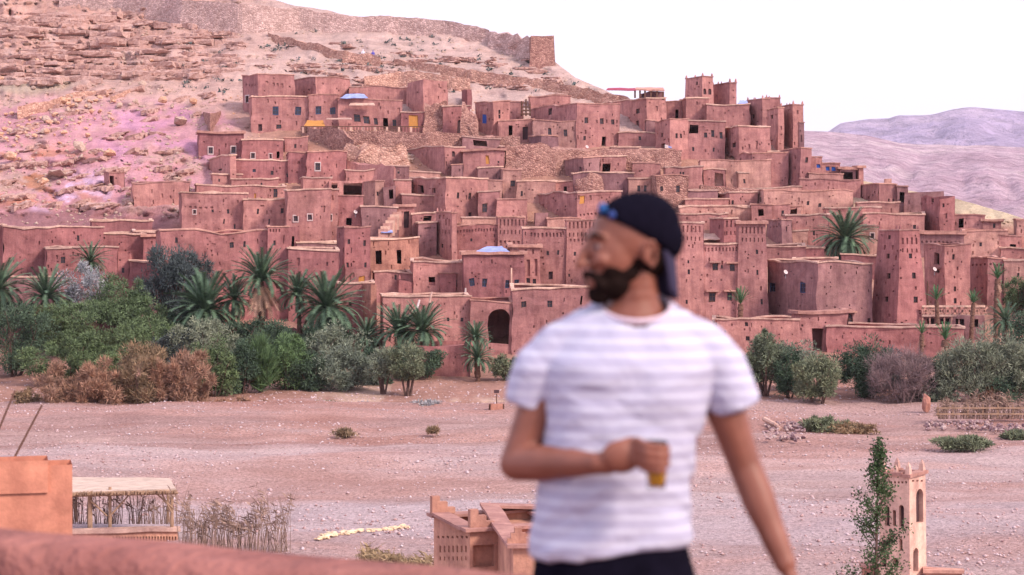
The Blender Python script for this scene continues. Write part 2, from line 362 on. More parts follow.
def frame_mesh(mat, name, bars):
    V, Fc = [], []
    t = .11
    addbox(V, Fc, (-.5 + t / 2, 0, 0), (t, .1, 1)); addbox(V, Fc, (.5 - t / 2, 0, 0), (t, .1, 1))
    addbox(V, Fc, (0, 0, .5 - t / 2), (1 - 2 * t, .1, t)); addbox(V, Fc, (0, 0, -.5 + t / 2), (1 - 2 * t, .1, t))
    if bars:
        addbox(V, Fc, (0, 0.01, 0), (.06, .07, 1 - 2 * t)); addbox(V, Fc, (0, 0.015, .05), (1 - 2 * t - .01, .05, .05))
    return meshdata(name, V, Fc, mat)
WF = frame_mesh(M['wood'], 'window', True); WB = frame_mesh(M['blue'], 'window', True)
WP = unitbox(M['pane'], 'pane'); DP = unitbox(M['panel'], 'door'); DY = unitbox(M['yellow'], 'door'); DB = unitbox(M['skyblue'], 'door')
SUR = frame_mesh(M['white'], 'window_surround', False)
SURT = frame_mesh(M['cop_pale'], 'window_surround', False)
HOOD = unitbox(M['cop_mud'], 'window_hood')
MER = {}
def merlon_mesh(mat, key):
    if (key) in MER: return MER[key]
    V, Fc = [], []
    if key[0] == 's':
        addbox(V, Fc, (0, 0, .25), (.9, .3, .5)); addbox(V, Fc, (0, 0, .7), (.55, .3, .4)); addbox(V, Fc, (0, 0, 1.05), (.25, .3, .3))
    else:
        V = [(-.22, -.22, 0), (.22, -.22, 0), (.22, .22, 0), (-.22, .22, 0), (-.15, -.15, .6), (.15, -.15, .6), (.15, .15, .6), (-.15, .15, .6), (0, 0, 1)]
        Fc = [(0, 1, 5, 4), (1, 2, 6, 5), (2, 3, 7, 6), (3, 0, 4, 7), (4, 5, 8), (5, 6, 8), (6, 7, 8), (7, 4, 8)]
    MER[key] = meshdata('merlon', V, Fc, mat); return MER[key]
def dsp(p, amp):
    x, y, z = p
    a = sn(x * .45 + 3, z * .5 + y * .3); b_ = sn(y * .4 + z * .37, x * .35 + 40); c = sn(x * .3 + 11, y * .3 + 5)
    c2 = sn(x * 1.3 + 1, z * 1.1 + y)
    return (x + (a * .8 + c2 * .4) * amp, y + (b_ * .8 + c2 * .4) * amp, z + c * amp * 1.3 + c2 * amp * .5)
class House:
    pass
CNT = {}
def building(name, x0, xc, x1, yt, yb, col, ops, label, taper=0.02, amp=.32, coping=None, merl='', phi=None, group=None, d=None, depth=None, ext=4.0, thickmin=None):
    h = House(); hasc = xc is not None; cx = xc if hasc else x0
    d = d or D((x0 + x1) / 2, yb)
    C = P(cx, yt, d); kc = (cx - 512) / F; htop = C.z; hpix = (yb - yt) / F * d
    if phi is None:
        if hasc:
            s = (xc - x0) * d / F / 5.5; phi = math.asin(min(max(s, .22), .62))
            alen = (x1 - cx) * d / F
            if alen > 11: phi = min(phi, R(17))
            if alen > 20: phi = min(phi, R(11))
        else: phi = R(2.5)
    th = phi - math.atan(kc); c, s = math.cos(th), math.sin(th)
    def uR(px):
        k = (px - 512) / F; return (k * C.y - C.x) / (c - k * s)
    def uL(px):
        k = (px - 512) / F; return (k * C.y - C.x) / (-s - k * c)
    a = max(uR(x1), .6)
    b = depth or (uL(x0) if hasc else min(6.0, max(1.4, hpix * 1.6 + .6)))
    b = max(b, .5)
    zb = CZ - (yb - HOR) / F * d - ext
    H = htop - zb; cu, cv = a / 2, b / 2
    def W(u, v, z, amp_=amp):      # local -> world with the batter of the wall
        k = 1 + taper * (1 - z / H) * H / max(a, 2.0) if taper else 1
        k2 = 1 + taper * (1 - z / H) * H / max(b, 2.0) if taper else 1
        u = cu + (u - cu) * k; v = cv + (v - cv) * k2
        p = (C.x + u * c - v * s, C.y + u * s + v * c, zb + z)
        return dsp(p, amp_) if amp_ else p
    root = empty(name, W(cu, cv, 0, 0), th); tag(root, label, name_cat(name), group)
    inv = root.matrix_basis.inverted() if False else Matrix.Translation(root.location) @ Matrix.Rotation(th, 4, 'Z')
    inv = inv.inverted()
    V, Fc = [], []
    def add(p): V.append(inv @ Vector(p)); return len(V) - 1
    holes = {'R': [], 'L': []}; parts = []
    for op in [o for o in ops.split() if o]:
        t = op[0]; vals = [float(q) for q in op[1:].split(',')]
        if t == 'f':       # frieze of small niches x0,x1,y,h,n
            xa, xb, y, hh, nn = vals; nn = int(nn)
            for i in range(nn):
                pxx = xa + (xb - xa) * (i + .5) / nn
                parts.append(('n', pxx, y, (xb - xa) / nn * .5, hh))
        elif t == 'v':     # kasbah tower ornament: two rows of narrow tall niches x0,x1,y
            xa, xb, y = vals[:3]; nn = int(vals[3]) if len(vals) > 3 else max(3, int((xb - xa) / 4.2))
            for i in range(nn):
                pxx = xa + (xb - xa) * (i + .5) / nn
                parts.append(('n', pxx, y, (xb - xa) / nn * .42, 6.5)); parts.append(('n', pxx, y + 9.5, (xb - xa) / nn * .3, 4))
        else: parts.append((t, *vals))
    objs = []
    rh = random.Random(int(x0 * 13 + yt * 7)); auto = len(parts)
    if (x1 - x0) > 12 and (yb - yt) > 13 and col in 'prtdo' and d > 120:
        for _ in range(int((x1 - x0) * (yb - yt) / 170) + 1):
            q = rh.random(); parts.append(('n', rh.uniform(x0 + 2, x1 - 2), rh.uniform(yt + 4, yb - 3), rh.uniform(.9, 1.7), rh.uniform(1, 2) if q < .75 else rh.uniform(2.5, 4.5)))
    for t, px, py, w, hh in parts:
        face = 'L' if (hasc and px < cx) else 'R'
        u = uL(px) if face == 'L' else uR(px)
        Yd = C.y + (u * c if face == 'L' else u * s)
        z = CZ - (py - HOR) / F * Yd - zb
        k = (px - 512) / F
        wm = abs((uL if face == 'L' else uR)(px + w / 2) - (uL if face == 'L' else uR)(px - w / 2)); wm = min(wm, 3.5 * w * Yd / F)
        hm_ = hh * Yd / F; lim = b if face == 'L' else a
        if wm > lim - .16: wm = lim - .16
        u = min(max(u, wm / 2 + .07), lim - wm / 2 - .07)
        if u - wm / 2 < .03 or z + hm_ / 2 > H - .12 or z - hm_ / 2 < .3: continue
        r = (u - wm / 2, u + wm / 2, z - hm_ / 2, z + hm_ / 2)
        if any(r[0] < q[1] + .04 and r[1] > q[0] - .04 and r[2] < q[3] + .04 and r[3] > q[2] - .04 for q in holes[face]): continue
        dep = {'n': .16, 'g': .25, 'w': .22, 'W': .22, 'h': .22, 'b': .2, 'd': .4, 'y': .22, 'B': .22, 'o': 0, 'a': 0, 'A': .3}[t]
        holes[face].append((*r, t, dep)); 
    for face in ('R', 'L', 'B', 'K'):
        L = a if face in 'RB' else b; hs = holes.get(face, [])
        if face == 'R': f = lambda u, z, q: W(u, q, z)
        elif face == 'L': f = lambda u, z, q: W(q, u, z)
        elif face == 'B': f = lambda u, z, q: W(u, b - q, z)
        else: f = lambda u, z, q: W(a - q, u, z)
        step = 1.5 if face in 'RL' else 3
        us = {0, L}; zs = {0, H}
        for q in hs: us |= {q[0], q[1]}; zs |= {q[2], q[3]}
        def fill(S, st):
            S = sorted(S); out = []
            for i in range(len(S) - 1):
                n = max(1, int((S[i + 1] - S[i]) / st + .3)); out += [S[i] + (S[i + 1] - S[i]) * j / n for j in range(n)]
            return out + [S[-1]]
        ul, zl = fill(us, step), fill(zs, step)
        vid = {}
        def vv(i, j):
            if (i, j) not in vid: vid[i, j] = add(f(ul[i], zl[j], 0))
            return vid[i, j]
        flip = face in 'LB'
        def q4(p): Fc.append(tuple(reversed(p)) if flip else tuple(p))
        for i in range(len(ul) - 1):
            for j in range(len(zl) - 1):
                mu, mz = (ul[i] + ul[i + 1]) / 2, (zl[j] + zl[j + 1]) / 2
                if any(q[0] < mu < q[1] and q[2] < mz < q[3] for q in hs): continue
                q4((vv(i, j), vv(i + 1, j), vv(i + 1, j + 1), vv(i, j + 1)))
        for q in hs:
            u0, u1, z0, z1, t, dep = q; dd_ = dep or .45
            iu = [k for k in range(len(ul)) if u0 - 1e-6 <= ul[k] <= u1 + 1e-6]; iz = [k for k in range(len(zl)) if z0 - 1e-6 <= zl[k] <= z1 + 1e-6]
            def rev(o1, o2, uu1, zz1, uu2, zz2):
                q4((o1, o2, add(f(uu2, zz2, dd_)), add(f(uu1, zz1, dd_))))
            for k in range(len(iu) - 1):
                A_, B_ = iu[k], iu[k + 1]
                rev(vv(A_, iz[0]), vv(B_, iz[0]), ul[A_], z0, ul[B_], z0); rev(vv(B_, iz[-1]), vv(A_, iz[-1]), ul[B_], z1, ul[A_], z1)
            for k in range(len(iz) - 1):
                A_, B_ = iz[k], iz[k + 1]
                rev(vv(iu[0], B_), vv(iu[0], A_), u0, zl[B_], u0, zl[A_]); rev(vv(iu[-1], A_), vv(iu[-1], B_), u1, zl[A_], u1, zl[B_])
            if t in 'ngA' :
                q4([add(f(*w_, dd_)) for w_ in ((u0, z0), (u1, z0), (u1, z1), (u0, z1))])
            if t in 'aA':    # arch spandrels
                r_ = (u1 - u0) / 2; zc = max(z0 + .1, z1 - r_); um = (u0 + u1) / 2; hh_ = z1 - zc
                for sg in (-1, 1):
                    pr = None
                    for k in range(7):
                        an = math.pi / 2 * k / 6; pu, pz = um + sg * r_ * math.cos(an), zc + hh_ * math.sin(an)
                        pt = (add(f(pu, pz, -.01)), add(f(pu, pz, dd_ * .9)), pu, pz)
                        if pr:
                            cor = add(f(um + sg * r_, z1, -.01)); Fc.append((cor, pr[0], pt[0])); Fc.append((pr[0], pr[1], pt[1], pt[0]))
                        pr = pt
            uc, zc_ = (u0 + u1) / 2, (z0 + z1) / 2
            if t in 'wWhbdyB' or t == 'A':
                ctr = Vector(f(uc, zc_, dep - .06)); rz = 0 if face == 'R' else -math.pi / 2
                loc = inv @ ctr
                if t in 'dyB':
                    me = {'d': DP, 'y': DY, 'B': DB}[t]
                    link('door', me, root, loc, (0, 0, rz), (u1 - u0 + .1, .1, z1 - z0 + .1))
                elif t != 'A':
                    w_ = link('window', WB if t == 'b' else WF, root, loc, (0, 0, rz), (u1 - u0 + .06, 1, z1 - z0 + .06))
                    link('pane', WP, w_, (0, .05, 0), None, (.98, .06, .98))
                if t == 'A': link('door', DP, root, loc, (0, 0, rz), (u1 - u0 + .1, .1, z1 - z0 + .1))
                if t == 'W':
                    o = link('window_surround', SUR if t == 'W' else SURT, root, inv @ Vector(f(uc, zc_, .0)), (0, 0, rz), (u1 - u0 + .24, .9, z1 - z0 + .24))
                if t == 'h':
                    link('window_hood', HOOD, root, inv @ Vector(f(uc, z1 + .16, -.2)), (0, 0, rz), (u1 - u0 + .7, .5, .16))
    # back-filled roof a little below the parapet
    rz_ = H - .3; ri = [add(W(x, y, rz_)) for x, y in ((.05, .05), (a - .05, .05), (a - .05, b - .05), (.05, b - .05))]; Fc.append(tuple(ri))
    me = meshdata('wall', V, Fc, M[col])
    link('wall', me, root)
    # coping round the top
    cop = coping or random.choice(['pale', 'mud', 'mud'])
    if cop != 'none':
        ch = {'pale': .16, 'mud': .13, 'slab': .3, 'thin': .07}[cop]; ov = {'pale': .12, 'mud': .09, 'slab': .3, 'thin': .14}[cop]; tw = .28
        V, Fc = [], []
        def bar(p0, p1, inw):
            n = max(1, int((Vector(p1) - Vector(p0)).length / 1.2)); base_ = len(V)
            for i in range(n + 1):
                t = i / n; u = p0[0] + (p1[0] - p0[0]) * t; v = p0[1] + (p1[1] - p0[1]) * t
                jz = random.uniform(-.035, .035)
                for (q, zz_) in ((-ov, 0), (-ov, ch), (tw, ch), (tw, 0)):
                    V.append(inv @ Vector(W(u + inw[0] * q, v + inw[1] * q, H + zz_ + jz - .01)))
            for i in range(n):
                for j in range(4):
                    A_ = base_ + i * 4 + j; B_ = base_ + i * 4 + (j + 1) % 4; Fc.append((A_, A_ + 4, B_ + 4, B_))
            Fc.append((base_, base_ + 1, base_ + 2, base_ + 3)); e = base_ + n * 4; Fc.append((e + 3, e + 2, e + 1, e))
        bar((-ov, 0), (a + ov, 0), (0, 1)); bar((-ov, b), (a + ov, b), (0, -1))
        bar((0, tw + .01), (0, b - tw - .01), (1, 0)); bar((a, tw + .01), (a, b - tw - .01), (-1, 0))
        link('coping', meshdata('coping', V, Fc, M['cop_pale'] if cop == 'pale' else M['cop_mud']), root)
    if merl:
        key = merl[0] + col; me = merlon_mesh(M[col], key); ms = float(merl[1:] or 1)
        sp = [(0.1, .1, 0), (a - .1, .1, 0), (a - .1, b - .1, 0), (.1, b - .1, 0)]
        nmid = max(0, int(a / 2.2) - 1)
        sp += [(a * (i + 1) / (nmid + 1), .1, 1) for i in range(nmid)]
        nm2 = max(0, int(b / 2.2) - 1); sp += [(.1, b * (i + 1) / (nm2 + 1), 1) for i in range(nm2)]
        for u, v, mid_ in sp:
            k = ms * (.6 if mid_ else 1)
            link('merlon', me, root, inv @ Vector(W(u, v, H + .1, amp)), (0, 0, random.uniform(-.1, .1)), (k, k, k * random.uniform(.85, 1.1)))
    h.root, h.W, h.a, h.b, h.H, h.inv, h.th, h.C = root, W, a, b, H, inv, th, C
    return h
def name_cat(n):
    return {'mud_house': 'house', 'stone_house': 'house', 'kasbah_tower': 'tower', 'garden_wall': 'wall', 'terrace_wall': 'wall', 'gate_house': 'gatehouse',
            'kasbah': 'castle', 'ruined_house': 'ruin', 'hut': 'hut', 'roof_pavilion': 'pavilion', 'chimney': 'chimney', 'town_wall': 'wall'}.get(n, n.replace('_', ' '))
# name; x0,xc,x1; ytop,ybot; material; openings; label; extras
TOWN = '''
mud_house;242.6,258,294.7;74.5,117;p;n246,85,1.5,2 n249,85,1.5,2 n252,85,1.5,2 n255,85,1.5,2 W246.8,99.6,3.5,7 n267,82.6,3,2 n274,85,2,3 n278,85,2,3 n282,86,2.5,4;tall plain box house at the village's top left with a row of tiny holes
mud_house;294.7,315.6,350;77,108;p;;windowless two-tone block right of the highest left house;cop=mud
mud_house;251.6,-,308.6;96.5,131;p;b275.6,110.9,6,8 b298.5,110.9,6,8 w279,127,5,4 d260.5,127.5,4,7;long rose house with two dark square windows over a small low one
mud_house;308.6,-,338;95.4,129.5;p;b318.2,110.9,6,8 b333,111.6,5,7;short rose house with two windows above the ochre awning terrace
mud_house;338,-,401.5;99,130;p;w357.4,118.7,6.5,8 w366.8,119.6,6.5,8 w375.6,121,4,7 o385.2,123.5,4.5,13 w394,121.7,4,7 n398.4,109,2.5,5;terrace house with two bluish windows and a dark central doorway
mud_house;350,-,408;87,110;p;;low windowless wall block behind the bluish-window terrace house;cop=mud
mud_house;407,423.3,447.8;79.8,118;p;n443.6,91.6,2,3;big plain cube house with dusky left face standing alone on the upper slope;cop=none
mud_house;401.5,-,424;111.5,133;r;y413.5,120.5,9,13;low house with a bright ochre door beside the rubble mound
mud_house;442.6,-,469.5;106,134;r;A459.4,126.5,5,13 n452,113,1.5,2;small square house with one dark doorway below the slender chimney block
chimney;461.7,467,471.8;88.3,110;r;;slender square mud chimney block standing on the upper slope;cop=none
mud_house;475.6,493.8,509.5;101,137;p;B484.3,118.5,4.5,9 w499.6,112,2,4 w499.6,116.5,2,4 ;house with a blue door in its shaded left face
mud_house;500,-,523;101.8,122;p;;small plain upper house left of the wooden rack;cop=mud
mud_house;499,-,533.5;120.5,142;p;o510.8,132,4,13 d525,134,5,13;low house with a dark doorway and a brown door side by side
mud_house;530,-,571;96,112;p;;flat plain roof storey behind the big upper double house
mud_house;531,576.5,620;102.8,149;p;w550.4,112,4,7 w586.4,118.8,3.5,6 w601.7,120,3.5,6 w612.6,121,3.5,5.5 n597,120,1.5,3.5 n606,120.5,1.5,3.5 n617,121,1.5,3.5 w584.6,136.8,2.2,4 o603.8,141.3,4.5,11;large two-storey upper house with four windows and a tall dark doorway;phi=26;cop=mud
mud_house;533,-,577;120.6,149;t;w550.4,131,3.5,7 w566,132,3.5,7 n558,124,1,2;front storey with a pair of small windows under the big upper house
mud_house;528.7,541,559;136,160;d;n547,148,2.5,2.5 w554.5,149.5,3.5,4;squat dark-faced house in front of the paired-window storey
mud_house;597,647,666;97.6,131;p;w637.7,110.4,4,5 n657,108,2,5 d637,124,3,8;wide dusky house carrying the roof pavilion;phi=24
mud_house;646,-,656;120,146;d;o652.5,136,2.5,9;narrow shaded wing with a slit door left of the laundry house;cop=mud
mud_house;655,670,688;120,160;p;o663.5,148.6,4,9 w676,136.5,2.2,5 w680.8,136.5,2.2,5 d662,135,2.5,4;house with laundry hung beside its dark door
mud_house;666,-,682;101.5,124;p;o676.9,114,2.8,9;small house with a tall dark slot left of the highest kasbah tower
mud_house;680,686,708.7;99,128;p;;plain lower storey at the foot of the highest kasbah tower;cop=pale
kasbah_tower;685.5,702.6,713;76.5,112;p;w697,83,2,3.5 A704.9,91.3,2.8,6 A709.7,91.3,2.8,6;highest crenellated mud tower with two narrow arched windows;merl=p.6;cop=mud;ta=.035
kasbah_tower;712,729.5,736.5;83,112;p;;shorter crenellated tower just right of the highest one;merl=p.6;cop=mud
kasbah;707,-,750;104.8,131;p;;long blank kasbah wall between the high towers;cop=pale
kasbah_tower;747,762.5,770;98.8,134;p;w753.3,116.5,2.5,4;flat kasbah tower with a small window left of the slim front tower;merl=p.5;cop=mud
kasbah_tower;766,-,780.5;98,120;p;;short crenellated block behind the slim front tower;merl=p.5;cop=mud
kasbah_tower;767.4,778,784;108,150;p;w772,117,2.2,4 n771.8,144,2.2,8 n781,128,1.5,4;slim tall kasbah tower with shaded left face;cop=mud;ta=.015
kasbah_tower;780,793,803.4;104.8,150;p;n798,112,1.5,4 n800,136,1.5,5;right end tower of the high kasbah against the sky;merl=p.6;cop=mud
kasbah_tower;788.6,799,804;122.6,150;d;n801.5,138,1.6,7 n786,140,1.6,6;low buttress tower in front of the right end tower;cop=mud
mud_house;687.8,-,725;121.7,158;p;o693.5,130,9,9 w704.7,136,3,5 w712,134,3.2,7 w720.8,135,3.2,7 w693,150,2,4 n705.5,151,1.5,3 w713.4,149.9,2,4 n718.5,151,1.5,3;palace wing with a recessed balcony and three windows below the blank kasbah wall;cop=pale
mud_house;724,739,769.9;126,165;p;w733.9,144.7,3.5,5 n727,145,1.5,3 a731.6,159.5,8,8 n749,146,2,5 n756,144.3,2,8 n745,139,1,2;broad kasbah block with a dark arched opening at its foot;cop=pale
mud_house;739,752,787.8;153,187;p;n741,160,1.5,3;plain block below the broad kasbah block, right of the arch;cop=mud
mud_house;768,-,789;151.3,165;p;;short flat wall step right of the broad kasbah block;cop=pale
mud_house;780,800.5,811;149,190;p;w806.4,161,2.5,5.5 n803,173,1,2;right shoulder house of the kasbah with one small window in its lit face;cop=mud
town_wall;700,-,771;160,188;t;;long sloping pink retaining wall under the arched kasbah block;cop=mud
mud_house;665,-,703;167.3,192;p;w681.5,173,1.8,3 w684.5,173,1.8,3;low house with twin slit windows above the rubble-stone block;cop=pale
mud_house;702,-,726;169.7,190;p;o719.5,180,8.5,13;house with a wide square dark opening at mid hill;cop=pale
mud_house;722,738,749.5;171.8,190;t;w744.3,180,2.5,5;small tan block just right of the wide square opening;cop=pale
terrace_wall;739,-,802;188,193;t;;long thin tan terrace parapet at mid hill;cop=pale
mud_house;755,764,853;190.8,216;t;w760.5,200.5,2.5,5 w807.8,201.7,2.5,4 w820,204.7,3,4 n792,197,1,2;very long tan house front with two small windows at mid right;cop=mud
stone_house;650,657,688.3;176,209;s;w678,189.5,4,7 w661.5,189,2.5,5;house of bare rubble stone with one window, behind the cap;cop=mud
mud_house;628,-,652;178.8,202;t;w638.5,188.7,3,6 w645.5,188.7,3,6;pale mud house with twin windows left of the rubble-stone block;cop=pale
mud_house;688,-,718;190.5,207;d;;low dusky roof block right of the rubble-stone house;cop=pale
mud_house;717,729,757;193.3,211;p;w731.8,203.4,2,4 n740,200,1.2,3;small two-tone house stepping down below the square opening house;cop=pale
mud_house;686,-,728;200.5,213;p;;narrow roof strip house right of the rubble-stone block's foot;cop=pale
mud_house;680,-,752.5;207.3,222;t;n700,214,1.5,3;long low pale roofed house above the decorated towers;cop=pale
mud_house;678,-,728;213.8,230;p;n688,218,2,3;low wall house directly behind the decorated tower tops;cop=pale
kasbah_tower;709.5,724,737;219,248;r;v725,737,224,3 n730,236,1.5,4;short ornamented tower between the two big decorated towers;cop=pale
mud_house;771,-,789.5;204.3,224;p;w781.7,213,2.4,5.5;small house with one window right of the dark dip at mid right;cop=mud
mud_house;752,-,772;205,226;p;o761,213,5,7 n756,220,2,3;shadowy little house with a square opening in the mid-right dip;cop=mud
mud_house;786,-,830;215.3,246;p;a793.5,208,6,5 w814,234,2,4 n796,222,1.4,2;broad dusky pink front left of the roof-level palm;cop=pale
mud_house;786,-,801;206,220;t;o793,211,8,7;tiny roof room with a wide dark opening above the broad pink front;cop=mud
mud_house;766.5,781.7,792;220.5,250;d;n787,229,1.5,5 n771,227,1,1.5 n774,227,1,1.5 n777,227,1,1.5;square dusky tower house right of the tallest decorated tower;cop=mud
mud_house;782,-,792.5;229,247;r;f783,792,240,4,3;narrow panel-fronted house with three niches beside the tallest tower;cop=mud
mud_house;791,-,808;231,247;t;;little pale roof block below the broad pink front;cop=pale
mud_house;766.5,-,806;246,266;p;;long plain house behind the purple house right of the tallest tower;cop=pale
mud_house;800,-,825;247.6,266;r;w802.4,255.5,3,3;low red house with a tiny window under the broad pink front;cop=pale
mud_house;794,-,838;258.8,276;r;w829,264,4,3.5;low flat-roofed red house below the roof-level palm;cop=pale
mud_house;842,-,878;255,277;r;w856.5,263.5,4,6 d870,266,3,6 n863,264,2,4;flat-roofed house with painted red door left of the great right tower;cop=pale
mud_house;767.5,817,872;262.8,336;d;b772,287.8,6,9 b802,287.8,6,10 h849,320,6.5,14 w868.6,319,3,4.5 n785,274,3,2;big smooth purple-brown house with two blue-grey windows;cop=pale;phi=30;flip=1
kasbah_tower;878.5,900,919.3;230.5,336;r;w889.5,237,3,4 n886,247,2,4.5 n894,247,2,4.5 w889.9,255.5,3,5 n897,258,1.5,5 w891,275.7,3.5,5.5 w890,298.7,3.5,5.5 v901,918,241,4 w910,256,3,5 w911.8,275.7,3,6 w912.2,300,3,6 n880.5,282,1,6;great tapering ornamented kasbah tower at the right;ta=.13;cop=mud;merl=p.5
mud_house;924,945,970.5;244.8,312;p;o936.5,258,5.5,12 w954,256,2.3,5 w955,276,1.5,3 w955,288,2.3,5 w954.5,300,3,5 h937,270,6,3;tall house with a tall dark slot right of the great right tower;cop=mud
mud_house;969.5,987,1007;258.5,305;p;f971,986,265,2,4 f988,1006,265,2,5 n977,277,2,1.5;house with small dentil holes behind the tall thin palm;cop=mud
mud_house;1004,-,1042;260.7,305;t;w1018,275,2,4;tan house at the right edge below the two-box roofs;cop=pale
mud_house;917,-,964;233.6,256;d;f920,962,242,2.5,10;long roofed gallery house with a pale slab roof beside the great right tower;cop=slab
mud_house;1000,-,1042;249,264;p;;flat plain house under the right edge rooftops;cop=pale
mud_house;963,-,1008;231,258;t;w967.7,244,3,4 w980,244,2.5,4 n992,240,1.2,2;tan house with two tiny windows at far right mid slope;cop=mud
mud_house;983,-,1001;222,238;p;w994,226.5,2.5,5;tiny house with one slot window on the far right skyline;cop=slab
mud_house;1016,-,1046;220,252;t;w1020.7,246,2,4;skyline house cut by the right picture edge;cop=mud
mud_house;999,-,1022;236,260;p;o1013,247,6,6;low house with a square dark opening near the right edge;cop=mud
mud_house;953,-,985;215.5,236;p;o960.8,223.6,5,9 n955,224,1.5,3 n965,224,1.5,3;ruin-like house with a dark doorway on the right skyline;cop=mud
ruined_house;922,940,953.7;197.3,238;r;w932.7,201.4,2.2,4.5 w943,205,2,4.5 n945,216,3,5;weathered red tower house on the right slope;cop=none;amp=.5
mud_house;905,-,943;192.5,214;d;;crumbling dark block behind the weathered red tower house;cop=none;amp=.5
mud_house;897,-,908;186,208;d;o901.7,197,5,11;sliver house with a tall black doorway on the right slope;cop=mud
mud_house;853,879,897;184.5,208;p;n863,198,1.5,3 n869,198.5,2,4 w889,200.7,1.5,3 w893,201,1.5,3;skyline house with a small chimney on the right slope;cop=mud;phi=24
chimney;884.8,-,891.5;178.6,187;t;n888,180.5,1,2;small box chimney standing on the skyline house;cop=none;amp=.05;ext=1
mud_house;857,-,900;202.5,224;t;;long blank tan wall house below the chimney house;cop=pale
mud_house;800,-,861;180,194;p;;long low block under the blue-window house on the right skyline;cop=mud
mud_house;840,-,856;169,184;d;o847,175,12,8;open dark shed between the blue-window house and the pillar;cop=slab
chimney;854.5,859,863.3;167.5,186;p;;square mud pillar on the right skyline;cop=slab;amp=.08
mud_house;809,-,843;174,190;t;;pale stepped wall below the blue-window house;cop=mud
mud_house;820,-,840.5;164,178;p;B827.6,169.6,4,4 B833.8,169.6,4,4;small skyline house with two bright blue windows;cop=mud
mud_house;810,-,822;158,178;p;B818.3,166.4,4,4;taller narrow skyline house with a single bright blue window;cop=mud
mud_house;864,-,925;214,236;p;n880,220,1.5,2 w915,226,3,4;wide house behind the great right tower with a blue panel on its roof;cop=pale
mud_house;843,-,878;226,256;t;W871.5,236,3,4.5 o861,229,2,3;ochre-plastered house with a white-framed window right of the roof-level palm;cop=mud
mud_house;826,-,880;208,232;p;;wide plain house behind the roof-level palm;cop=pale
mud_house;407,444,464.5;146.3,176;p;A423,150.8,3.5,9 A430.4,151,4,9 A453.3,153,3.2,6 n420,170,1,2;purple-faced house with a pair of black arched windows;cop=pale;phi=27
mud_house;451,-,471.5;164.3,180;d;n459,170,1,2.5 n463.5,170,1,2.5;small dark box in front of the arched-window house;cop=mud
mud_house;463,-,504;151.3,180;p;y487,161,3.5,9 w498.5,163,2,2;house with a single ochre window at centre of the village;cop=slab
mud_house;411,445,487.5;177.5,222;p;o420.5,190,5,8 d433.5,189.5,3,5 n414.5,187,2,2 w457.3,194.7,2.5,6 w469,195.6,2.5,6 w484,208,4,9 w470,214,3,5;large central house with a shaded terrace wing and pinkish lit face;cop=pale;phi=27
terrace_wall;402.5,-,444;195.2,216;p;;dusky terrace wall in front of the large central house;cop=pale
mud_house;502.6,-,521.5;169,198;t;w511.8,183,4.5,6;square tan tower house with a single square window at centre;cop=mud
mud_house;478,-,503;168,184;d;;dusky blank wall left of the square tan tower house;cop=pale
mud_house;480,-,503;180,200;t;n484,186,1.5,3;pinkish patch house under the dusky blank wall;cop=mud
mud_house;517,-,556;180.3,202;t;w522.2,192.7,2,5;tan low house right of the square tan tower house;cop=pale
mud_house;561.7,584,600;158,184;d;o580.5,170,2.5,6;dusky cornered house left of the recessed doorway at upper centre;cop=mud;phi=30
mud_house;598,-,626;157.2,176;p;o606,168.7,8,8 n588,166,2,3 n611,167,1.5,4 n618,165,1.5,3;rose house with a deep dark porch at upper centre;cop=pale
mud_house;574,-,634;173.2,200;d;;long shaded purple wall under the deep porch house;cop=pale
mud_house;633,-,660;164,180;p;;small plain house above the twin-window pale house;cop=mud
mud_house;528,577,622;192.3,226;p;o536.5,207.4,6.5,8 y582,199,5,8 n590,198,3,5 f579,612,214,2.2,9;wide house with a ragged dark opening left and an ochre door right;cop=pale;phi=27
mud_house;496.5,-,527.5;199.5,224;p;w518.6,202.6,2,5;blocky pink house above the central ornamented tower;cop=mud
mud_house;478,-,499;192,222;p;w484.3,208,4.5,9;narrow house with one brown window left of the blocky pink house;cop=pale
mud_house;463,-,500;218.3,233;t;;low pale stepped roof block left of the central ornamented tower;cop=pale
mud_house;455.6,-,501;225,262;r;f457,498,230.5,3,14 w472,240,2,3;wall with a long frieze of little triangles left of the central ornamented tower;cop=mud
kasbah_tower;436.5,452,457;212.2,266;p;n440,217,2,4 n444,217,2,4 v438,451,222,4 w442.5,246,2.3,4;tapering ornamented tower left of centre beside the triangle frieze;ta=.035;merl=p.45;cop=mud
mud_house;419,-,437;223,256;d;n428,228,6,2 n424,245,2,6;dusky block left of the tapering ornamented tower;cop=pale
mud_house;412,-,436;213.8,240;p;o427,219,8,5;small roof room left of the tapering ornamented tower;cop=pale
kasbah_tower;498.5,-,525;217.2,262;p;v499,525,222.5,7 f499,525,242,3,6;central ornamented kasbah tower with two rows of niches;ta=.04;cop=mud
mud_house;524,-,568;228.6,288;p;f530,562,235,4,9 w546.8,253.5,2.2,4.5 w557.4,252.6,2.2,4.5 d550.5,275.7,4,8 n541,258,4,2;castle front with a frieze of arches between the two ornamented towers;cop=pale
kasbah_tower;567,-,600;220.3,288;p;v568,599,225,8 w575.5,253.5,2.2,4 w570,275,1.5,3 f569,599,240,3,8;ornamented tower half hidden behind the man's face;ta=.04;cop=mud
mud_house;536,-,548;213.5,232;d;;small dusky cube above the castle front;cop=none
mud_house;548,-,580;219,236;t;;pale roof room above the castle front;cop=mud
mud_house;598,-,640;222,290;p;f600,640,236,3,8 w618,256,3,4 w630,270,3,4;castle wall behind the man's head;cop=mud
kasbah_tower;640,-,678;214,318;p;v641,677,222,8 w655,260,3,4;castle tower hidden behind the backward cap;ta=.01;cop=mud
